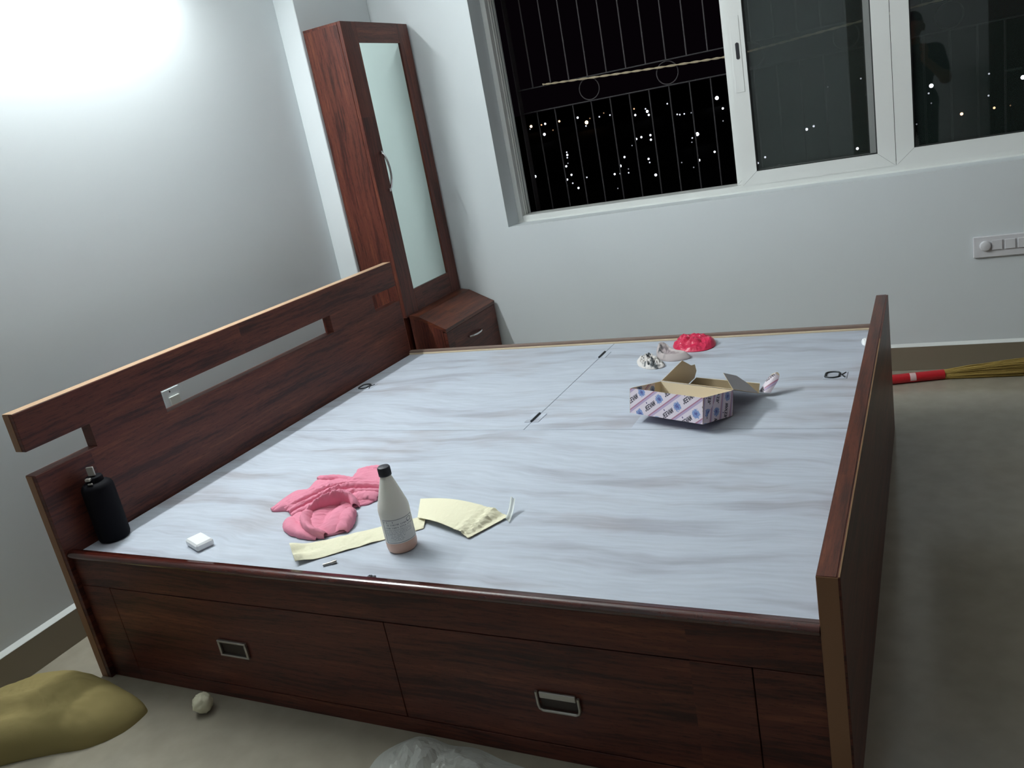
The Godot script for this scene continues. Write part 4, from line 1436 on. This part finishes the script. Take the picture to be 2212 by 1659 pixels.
# ------------------------------------------------------------------ things on the floor
func things_on_floor() -> void:
	var soft := noise(5.0, FastNoiseLite.TYPE_SIMPLEX_SMOOTH, 71)
	var fine := noise(30.0, FastNoiseLite.TYPE_SIMPLEX_SMOOTH, 72)
	var crumple := noise(11.0, FastNoiseLite.TYPE_CELLULAR, 73)
	# olive cushion in the near left corner
	var c := Vector2(-0.005, 2.075)
	var ring := [0.252, 1.982, 0.244, 2.050, 0.190, 2.118, 0.095, 2.165, -0.020, 2.235, -0.130, 2.320, -0.270, 2.330, -0.312, 2.230, -0.300, 2.110, -0.235, 1.995, -0.130, 1.925, 0.020, 1.915, 0.160, 1.930, 0.235, 1.952]
	var crease := [0.060, 2.010, -0.060, 2.110, -0.260, 2.240]
	var hf := func(p: Vector2, r: float) -> float:
		var dome := pow(maxf(1.0 - pow(r, 4.0), 0.0), 0.55)
		var h := 0.008 + 0.100 * dome - 0.02 * smoothstep(-0.05, 0.25, p.x)
		h += dome * (0.014 * ridge(p, crease, 0.028) - 0.012 * ridge(p, [0.08, 2.065, -0.04, 2.15, -0.2, 2.29], 0.03) + soft.get_noise_2d(p.x * 1.3, p.y * 1.3) * 0.012)
		return h
	var cu := part("floor_cushion", lump(ring, c, hf, 180, 50), M.cushion_cloth, self, Transform3D(Basis.IDENTITY, Vector3(c.x, 0, c.y)))
	tag(cu, "olive tan cushion lying on the floor beside the bed", "cushion")
	# crumpled paper ball
	var b := Mb.new()
	var pts := PackedVector3Array()
	for j in 21:
		var th := PI * j / 20.0
		for i in 32:
			var ph := TAU * i / 32.0
			var d := Vector3(sin(th) * cos(ph), cos(th), sin(th) * sin(ph))
			var r := 0.0285 * (1.0 + 0.16 * fine.get_noise_3d(d.x * 0.06, d.y * 0.06, d.z * 0.06) + 0.07 * crumple.get_noise_3d(d.x * 0.3, d.y * 0.3, d.z * 0.3))
			pts.append(d * r + Vector3(0, 0.0285, 0))
	b.grid(pts, 32, PackedVector2Array(), true)
	var ba := part("paper_ball", b, M.paper_ball, self, Transform3D(Basis.IDENTITY, Vector3(0.428, 0, 1.925)))
	tag(ba, "small pale crumpled ball on the floor under the left drawer", "ball")
	# crumpled clear plastic sheet against the bed's front
	var pc := Vector2(1.24, 2.01)
	var pr := [1.020, 1.975, 1.060, 1.900, 1.110, 1.876, 1.180, 1.888, 1.250, 1.884, 1.330, 1.905, 1.430, 1.925, 1.500, 1.980, 1.480, 2.080, 1.380, 2.150, 1.200, 2.160, 1.060, 2.100]
	var pf := func(p: Vector2, r: float) -> float:
		var dome := pow(maxf(1.0 - pow(r, 3.0), 0.0), 0.7)
		var h := dome * (0.016 + 0.048 * exp(-p.distance_squared_to(Vector2(1.105, 1.92)) / 0.004) + 0.020 * exp(-p.distance_squared_to(Vector2(1.235, 1.915)) / 0.003))
		h += dome * (crumple.get_noise_2d(p.x * 1.6, p.y * 1.6) * 0.018 + fine.get_noise_2d(p.x, p.y) * 0.008)
		return maxf(h, 0.002)
	var pl := part("plastic_sheet", lump(pr, pc, pf, 84, 24, null, true), M.plastic_film, self, Transform3D(Basis.IDENTITY, Vector3(pc.x, 0, pc.y)))
	tag(pl, "crumpled clear plastic sheet on the floor below the right drawer", "plastic sheet")


# ------------------------------------------------------------------ the person behind the camera, seen faintly in the window's glass
# bones: [from, to, radius, radius]; a smooth union of tapered capsules, meshed as surface nets
func flesh(b: Mb, bones: Array, cell: float, soft: float) -> void:
	var lo := Vector3.ONE * 1e9
	var hi := Vector3.ONE * -1e9
	for q in bones:
		var r := maxf(q[2], q[3]) + cell * 2.5
		lo = lo.min((q[0] as Vector3).min(q[1]) - Vector3.ONE * r)
		hi = hi.max((q[0] as Vector3).max(q[1]) + Vector3.ONE * r)
	var nx := int((hi.x - lo.x) / cell) + 2
	var ny := int((hi.y - lo.y) / cell) + 2
	var nz := int((hi.z - lo.z) / cell) + 2
	var f := PackedFloat32Array()
	f.resize(nx * ny * nz)
	f.fill(1.0)
	for q in bones:
		var a: Vector3 = q[0]
		var ab: Vector3 = q[1] - a
		var l2 := maxf(ab.length_squared(), 1e-9)
		var r := maxf(q[2], q[3]) + soft + cell * 2.0
		var blo := (a.min(q[1]) - Vector3.ONE * r - lo) / cell
		var bhi := (a.max(q[1]) + Vector3.ONE * r - lo) / cell
		for z in range(maxi(0, int(blo.z)), mini(nz, int(bhi.z) + 2)):
			for y in range(maxi(0, int(blo.y)), mini(ny, int(bhi.y) + 2)):
				for x in range(maxi(0, int(blo.x)), mini(nx, int(bhi.x) + 2)):
					var p := lo + Vector3(x, y, z) * cell
					var t := clampf((p - a).dot(ab) / l2, 0.0, 1.0)
					var d: float = p.distance_to(a + ab * t) - lerpf(q[2], q[3], t)
					var k := (z * ny + y) * nx + x
					var g := f[k]
					var h := maxf(soft - absf(g - d), 0.0) / soft
					f[k] = minf(g, d) - h * h * soft * 0.25
	var at := {}
	var pts := PackedVector3Array()
	var corner := [0, 1, nx, nx + 1, nx * ny, nx * ny + 1, nx * ny + nx, nx * ny + nx + 1]
	var edge := [[0, 1], [2, 3], [4, 5], [6, 7], [0, 2], [1, 3], [4, 6], [5, 7], [0, 4], [1, 5], [2, 6], [3, 7]]
	for z in nz - 1:
		for y in ny - 1:
			var row := (z * ny + y) * nx
			for x in nx - 1:
				var k := row + x
				var inside := 0
				for c in corner:
					if f[k + c] < 0.0:
						inside += 1
				if inside == 0 or inside == 8:
					continue
				var sum := Vector3.ZERO
				var n := 0
				for e in edge:
					var f0 := f[k + corner[e[0]]]
					var f1 := f[k + corner[e[1]]]
					if (f0 < 0.0) != (f1 < 0.0):
						var c0 := Vector3(e[0] & 1, (e[0] >> 1) & 1, e[0] >> 2)
						var c1 := Vector3(e[1] & 1, (e[1] >> 1) & 1, e[1] >> 2)
						sum += c0.lerp(c1, f0 / (f0 - f1))
						n += 1
				at[k] = pts.size()
				pts.append(lo + (Vector3(x, y, z) + sum / n) * cell)
	var normals := PackedVector3Array()
	normals.resize(pts.size())
	var ix := PackedInt32Array()
	var step := [1, nx, nx * ny]
	for k in at:
		for ax in 3:
			var s0: int = step[(ax + 1) % 3]
			var s1: int = step[(ax + 2) % 3]
			if (f[k] < 0.0) == (f[k + step[ax]] < 0.0) or not (at.has(k - s0) and at.has(k - s1) and at.has(k - s0 - s1)):
				continue
			var q := [at[k], at[k - s0], at[k - s0 - s1], at[k - s1]]
			if f[k] < 0.0:
				q.reverse()
			for t in [[q[0], q[1], q[2]], [q[0], q[2], q[3]]]:
				var m := -(pts[t[1]] - pts[t[0]]).cross(pts[t[2]] - pts[t[0]])
				for w in t:
					normals[w] += m
					ix.append(w)
	var first := b.v.size()
	for i in pts.size():
		b.v.append(pts[i])
		b.n.append(normals[i].normalized())
		b.uv.append(Vector2.ZERO)
	for w in ix:
		b.ix.append(first + w)


func photographer() -> void:
	mat("skin", rgb8(142, 98, 74), 0.6)
	mat("shirt_dark", rgb8(44, 42, 52), 0.9)
	mat("trousers_dark", rgb8(30, 32, 40), 0.9)
	mat("hair_black", rgb8(16, 14, 14), 0.8)
	var o := base("person", Transform3D(Basis.IDENTITY, Vector3(2.225, 0, 3.60)))
	tag(o, "person in a dark shirt holding up a phone, reflected in the right window pane", "person")
	var head := Vector3(0, 1.50, -0.07)
	var sk := Mb.new()
	var torso := [[Vector3(0, 0.92, 0), Vector3(0, 1.06, 0.0), 0.125, 0.120], [Vector3(-0.06, 0.90, 0), Vector3(0.06, 0.90, 0), 0.105, 0.105], [Vector3(-0.07, 1.18, 0.0), Vector3(0.07, 1.18, 0.0), 0.105, 0.105], [Vector3(-0.135, 1.285, 0.01), Vector3(0.135, 1.285, 0.01), 0.062, 0.062], [Vector3(0, 1.06, 0), Vector3(0, 1.25, 0), 0.115, 0.11]]
	var arms := []
	var legs := []
	for s in [-1.0, 1.0]:
		var sh := Vector3(s * 0.175, 1.285, 0.01)
		var el := Vector3(s * 0.235, 1.06, -0.12)
		var wr := Vector3(s * 0.075, 1.245, -0.315)
		arms.append_array([[sh, el, 0.052, 0.042], [el, wr, 0.042, 0.027]])
		var hip := Vector3(s * 0.085, 0.86, 0)
		var knee := Vector3(s * 0.095, 0.46, -0.015)
		var ankle := Vector3(s * 0.10, 0.085, 0.02)
		legs.append_array([[hip, knee, 0.082, 0.056], [knee, ankle, 0.054, 0.036], [ankle, Vector3(s * 0.11, 0.04, -0.13), 0.038, 0.034]])
	var bones := torso + arms + legs
	bones.append([Vector3(0, 1.30, 0.0), Vector3(0, 1.42, -0.04), 0.056, 0.052])
	flesh(sk, bones, 0.017, 0.035)
	# head with a face: brow, nose, lips, chin, eyes and ears
	var face := [[head + Vector3(0, 0.035, 0.012), head + Vector3(0, 0.02, -0.008), 0.083, 0.080], [head + Vector3(0, -0.035, -0.022), head + Vector3(0, -0.082, -0.045), 0.060, 0.034], [head + Vector3(0, 0.012, -0.086), head + Vector3(0, -0.024, -0.105), 0.009, 0.014], [head + Vector3(-0.018, -0.052, -0.078), head + Vector3(0.018, -0.052, -0.078), 0.010, 0.010], [head + Vector3(-0.036, 0.022, -0.074), head + Vector3(0.036, 0.022, -0.074), 0.012, 0.012], [head + Vector3(0, -0.08, 0.0), head + Vector3(0, -0.12, 0.02), 0.05, 0.052]]
	for s in [-1.0, 1.0]:
		face.append([head + Vector3(s * 0.084, 0.014, 0.008), head + Vector3(s * 0.082, -0.026, 0.004), 0.013, 0.010])
	flesh(sk, face, 0.006, 0.014)
	# hands: palm, four bent fingers and a thumb each, closed on the phone's ends
	for s in [-1.0, 1.0]:
		var wr := Vector3(s * 0.075, 1.245, -0.315)
		var palm := Vector3(s * 0.082, 1.315, -0.338)
		var hand := [[wr, palm, 0.026, 0.030], [palm + Vector3(s * 0.004, -0.02, 0.008), palm + Vector3(s * 0.002, 0.022, 0.004), 0.022, 0.022]]
		flesh(sk, hand, 0.006, 0.012)
		for k in 4:
			var root := palm + Vector3(s * 0.006, -0.020 + k * 0.020, -0.018)
			var len: float = [0.020, 0.025, 0.027, 0.024][k]
			var j1 := root + Vector3(-s * 0.010, 0.002, -0.016) * (len / 0.025)
			var j2 := j1 + Vector3(-s * 0.022, 0.002, 0.001) * (len / 0.025)
			var tip := j2 + Vector3(-s * 0.016, 0.0, 0.006) * (len / 0.025)
			flesh(sk, [[root + Vector3(0, 0, 0.014), root, 0.010, 0.0092], [root, j1, 0.0092, 0.0086], [j1, j2, 0.0086, 0.0080], [j2, tip, 0.0080, 0.0070]], 0.004, 0.004)
		var th := palm + Vector3(-s * 0.016, -0.012, 0.016)
		flesh(sk, [[th, th + Vector3(-s * 0.018, 0.018, 0.010), 0.012, 0.0105], [th + Vector3(-s * 0.018, 0.018, 0.010), th + Vector3(-s * 0.020, 0.042, 0.000), 0.0105, 0.0085]], 0.004, 0.005)
	part("body", sk, M.skin, o)
	var shirt := Mb.new()
	var cover := []
	for q in torso:
		cover.append([q[0], q[1], q[2] + 0.012, q[3] + 0.012])
	for i in [0, 2]:
		var q: Array = arms[i]
		cover.append([q[0], (q[0] as Vector3).lerp(q[1], 0.72), 0.066, 0.060])
	flesh(shirt, cover, 0.018, 0.04)
	part("shirt", shirt, M.shirt_dark, o)
	var trousers := Mb.new()
	var lower := [[Vector3(-0.06, 0.90, 0), Vector3(0.06, 0.90, 0), 0.121, 0.121]]
	for i in [0, 1, 3, 4]:
		var q: Array = legs[i]
		lower.append([q[0], q[1], q[2] + 0.014, q[3] + 0.016])
	flesh(trousers, lower, 0.018, 0.03)
	part("trousers", trousers, M.trousers_dark, o)
	var hair := Mb.new()
	flesh(hair, [[head + Vector3(0, 0.062, 0.020), head + Vector3(0, 0.052, 0.004), 0.078, 0.074], [head + Vector3(-0.02, 0.075, -0.035), head + Vector3(0.03, 0.075, -0.035), 0.040, 0.040], [head + Vector3(0, 0.03, 0.045), head + Vector3(0, -0.02, 0.050), 0.062, 0.046]], 0.007, 0.02)
	part("hair", hair, M.hair_black, o)
	var ph := part("phone", bx(Vector3(-0.076, -0.038, 0), Vector3(0.076, 0.038, 0.008), 0, 0.003), M.black_plastic, self, Transform3D(Basis.IDENTITY, Vector3(2.2108, 1.332, 3.226)))
	tag(ph, "dark phone held up sideways by the person behind the camera", "phone")
